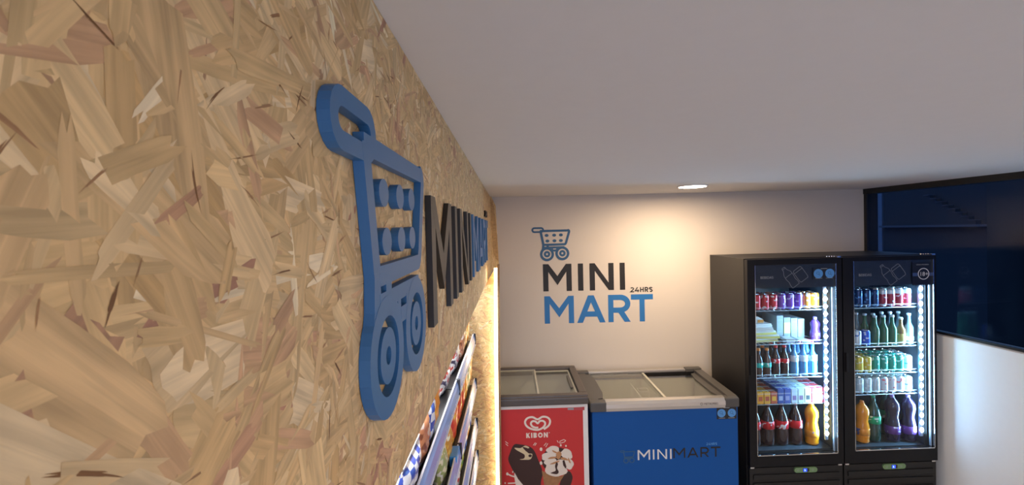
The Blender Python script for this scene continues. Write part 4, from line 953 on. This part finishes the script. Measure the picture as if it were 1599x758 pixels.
# fourth shelf: small cartons in rows
cols = [((.85, .38, .03), 'orange', (.55, .12, .05)), ((.80, .40, .05), 'orange yellow', (.50, .10, .06)), ((.55, .12, .06), 'red orange', (.8, .45, .05)), ((.05, .09, .32), 'dark blue', (.4, .45, .6)), ((.07, .10, .35), 'navy', (.3, .3, .5)), ((.50, .55, .62), 'silver grey', (.25, .15, .3)), ((.55, .60, .66), 'pale grey', (.25, .12, .2)), ((.70, .64, .45), 'cream and black', (.05, .05, .05)), ((.60, .07, .09), 'red', (.75, .75, .8)), ((.58, .05, .06), 'bright red', (.8, .7, .7))]
def carton_mat(name, c, c2):
    m = bpy.data.materials.new(name); m.use_nodes = True; n, l = nt(m); b = n['Principled BSDF']
    tc = n.new('ShaderNodeTexCoord'); sp = n.new('ShaderNodeSeparateXYZ'); l.new(tc.outputs['Object'], sp.inputs[0])
    def rng(sock, lo, hi):
        a = n.new('ShaderNodeMath'); a.operation = 'GREATER_THAN'; a.inputs[1].default_value = lo; l.new(sock, a.inputs[0])
        e = n.new('ShaderNodeMath'); e.operation = 'LESS_THAN'; e.inputs[1].default_value = hi; l.new(sock, e.inputs[0])
        q = n.new('ShaderNodeMath'); q.operation = 'MULTIPLY'; l.new(a.outputs[0], q.inputs[0]); l.new(e.outputs[0], q.inputs[1]); return q.outputs[0]
    f = n.new('ShaderNodeMath'); f.operation = 'MULTIPLY'; l.new(rng(sp.outputs[2], .022, .056), f.inputs[0]); l.new(rng(sp.outputs[0], -.015, .015), f.inputs[1])
    mx = n.new('ShaderNodeMixRGB'); mx.inputs[1].default_value = (*c, 1); mx.inputs[2].default_value = (*c2, 1); l.new(f.outputs[0], mx.inputs[0])
    m2 = n.new('ShaderNodeMixRGB'); m2.inputs[2].default_value = (*[min(1, q * .6 + .25) for q in c], 1); l.new(mx.outputs[0], m2.inputs[1]); l.new(rng(sp.outputs[2], .070, .080), m2.inputs[0])
    l.new(m2.outputs[0], b.inputs['Base Color']); b.inputs['Roughness'].default_value = .4; return m
for i, (c, nm, c2) in enumerate(cols):
    m = carton_mat('juice_' + nm.replace(' ', '_'), c, c2); x = 1.850 + i * .0520
    for r_i in range(4):
        t = thing('juice_carton', f'small {nm} juice carton, {["front", "second", "third", "rearmost"][r_i]} of its column, fourth shelf of left fridge', 'juice carton', (x + r_i * .004, yf - .005 + r_i * .083, SL[3] + .0005), 'juice cartons on the fourth shelf of the left fridge')
        hh = .108 if i > 2 else .088
        key = ('jc', nm)
        if key not in MESHES:
            bm = bx(-.0235, .0235, -.038, .038, 0, hh, bev=.002); a = bpy.data.meshes.new('carton'); bm.to_mesh(a); bm.free(); a.materials.append(m)
            bm = BM(); box(bm, -.0235, .0235, -.006, .006, hh, hh + .004); tube(bm, (.012, -.025, hh), (.012, -.025, hh + .003), .005, 8); b = bpy.data.meshes.new('top_fold'); bm.to_mesh(b); bm.free(); b.materials.append(mat('foil_silver', (.6, .66, .72), .3, metal=.5)); MESHES[key] = (a, b)
        obj('carton', MESHES[key][0], None, t); obj('top_fold', MESHES[key][1], None, t)
# bottom of the left fridge
for i, (x, k, s) in enumerate([(1.830, 'bigcola', 'large cola bottle at the left edge'), (1.936, 'bigcola', 'large cola bottle, second from the left'), (2.045, 'bigcola', 'large cola bottle, third from the left'), (2.152, 'bigcola', 'large cola bottle beside the orange soda'), (2.268, 'bigorange', 'large bright orange soda bottle next to the light column')]):
    bottle(x, yf + (.0 if k == 'bigorange' else .02), .4705, K[k], s + ', bottom of left fridge', 'large bottles in the left fridge', i * 1.3)
# ---- right fridge
yf = FY0 + .14
c1 = [('energy', 'dark blue energy drink')] * 3 + [('redwhite', 'wine red can with a white top band,')] * 5
shelf_row('right', 'top', SR[0], [(a, b.replace(' can with a white top band,', ' white topped')) for a, b in c1[:7]], 2.640, .0635, yf, 'front', .029, .135)
shelf_row('right', 'top', SR[0], [(a, b.replace(' can with a white top band,', ' white topped')) for a, b in c1[:7]], 2.648, .0635, yf + .072, 'second', .029, .135)
xs = [(2.700, 'blue', .115, 'blue and white'), (2.630, 'white', .115, 'white and blue')]
for x, c, h, s in xs: can(x, yf + .004, SR[1], CM[c], f'{s} drink can at the left of the second shelf of the right fridge', 'small cans among the glass bottles', .031, h)
xs = [(2.770, 'beergreen', 'green glass bottle next to the blue can'), (2.838, 'beergreen', 'green glass bottle, second from the left'), (2.906, 'beergreen', 'green glass bottle beside the amber one'), (2.974, 'beeramber', 'amber glass bottle'), (3.038, 'beerclear', 'clear glass bottle beside the light column')]
for i, (x, k, s) in enumerate(xs): bottle(x, yf, SR[1], K[k], s + ', front row in right fridge', 'glass bottles in the right fridge', i)
for i, (x, k, s) in enumerate([(2.625, 'beerclear', 'clear glass bottle behind the white can'), (2.692, 'beerclear', 'clear glass bottle behind the blue can'), (2.759, 'beergreen', 'green glass bottle, third'), (2.827, 'beergreen', 'green glass bottle, fourth'), (2.895, 'beerclear', 'clear glass bottle, fifth'), (2.963, 'beerclear', 'clear glass bottle, sixth'), (3.030, 'beerclear', 'clear glass bottle, seventh')]):
    bottle(x, yf + .085, SR[1], K[k], s + ' from left in second row, right fridge' if i > 1 else s + ', second row in right fridge', 'glass bottles in the right fridge', i)
c3 = [('yellow', 'yellow')] * 2 + [('green', 'green')] * 4 + [('white', 'white and blue')]
shelf_row('right', 'third', SR[2], c3, 2.640, .0635, yf, 'front', .031, .118); shelf_row('right', 'third', SR[2], c3, 2.646, .0635, yf + .075, 'second', .031, .118); shelf_row('right', 'third', SR[2], c3, 2.652, .0635, yf + .150, 'third', .031, .118)
c4 = [('silver', 'pale silver')] * 3 + [('silverred', 'silver and red')] * 3 + [('white', 'white')]
shelf_row('right', 'fourth', SR[3], c4, 2.640, .0635, yf, 'front', .031, .118); shelf_row('right', 'fourth', SR[3], c4, 2.648, .0635, yf + .075, 'second', .031, .118)
for i, (x, k, s, dy) in enumerate([(2.662, 'bigorange', 'large orange soda bottle at the left edge', 0), (2.763, 'biggreen', 'large green capped bottle beside the orange soda', .016), (2.940, 'biggreen', 'large green capped bottle behind the grape soda', .110), (2.903, 'biggrape', 'large grape soda bottle with a purple cap, left of its twin', .004), (3.018, 'biggrape', 'large grape soda bottle with a purple cap, nearest the light column', -.008)]):
    bottle(x, yf + dy, .4705, K[k], s + ', bottom of right fridge', 'large bottles in the right fridge', i * 1.1)
bpy.context.view_layer.update()
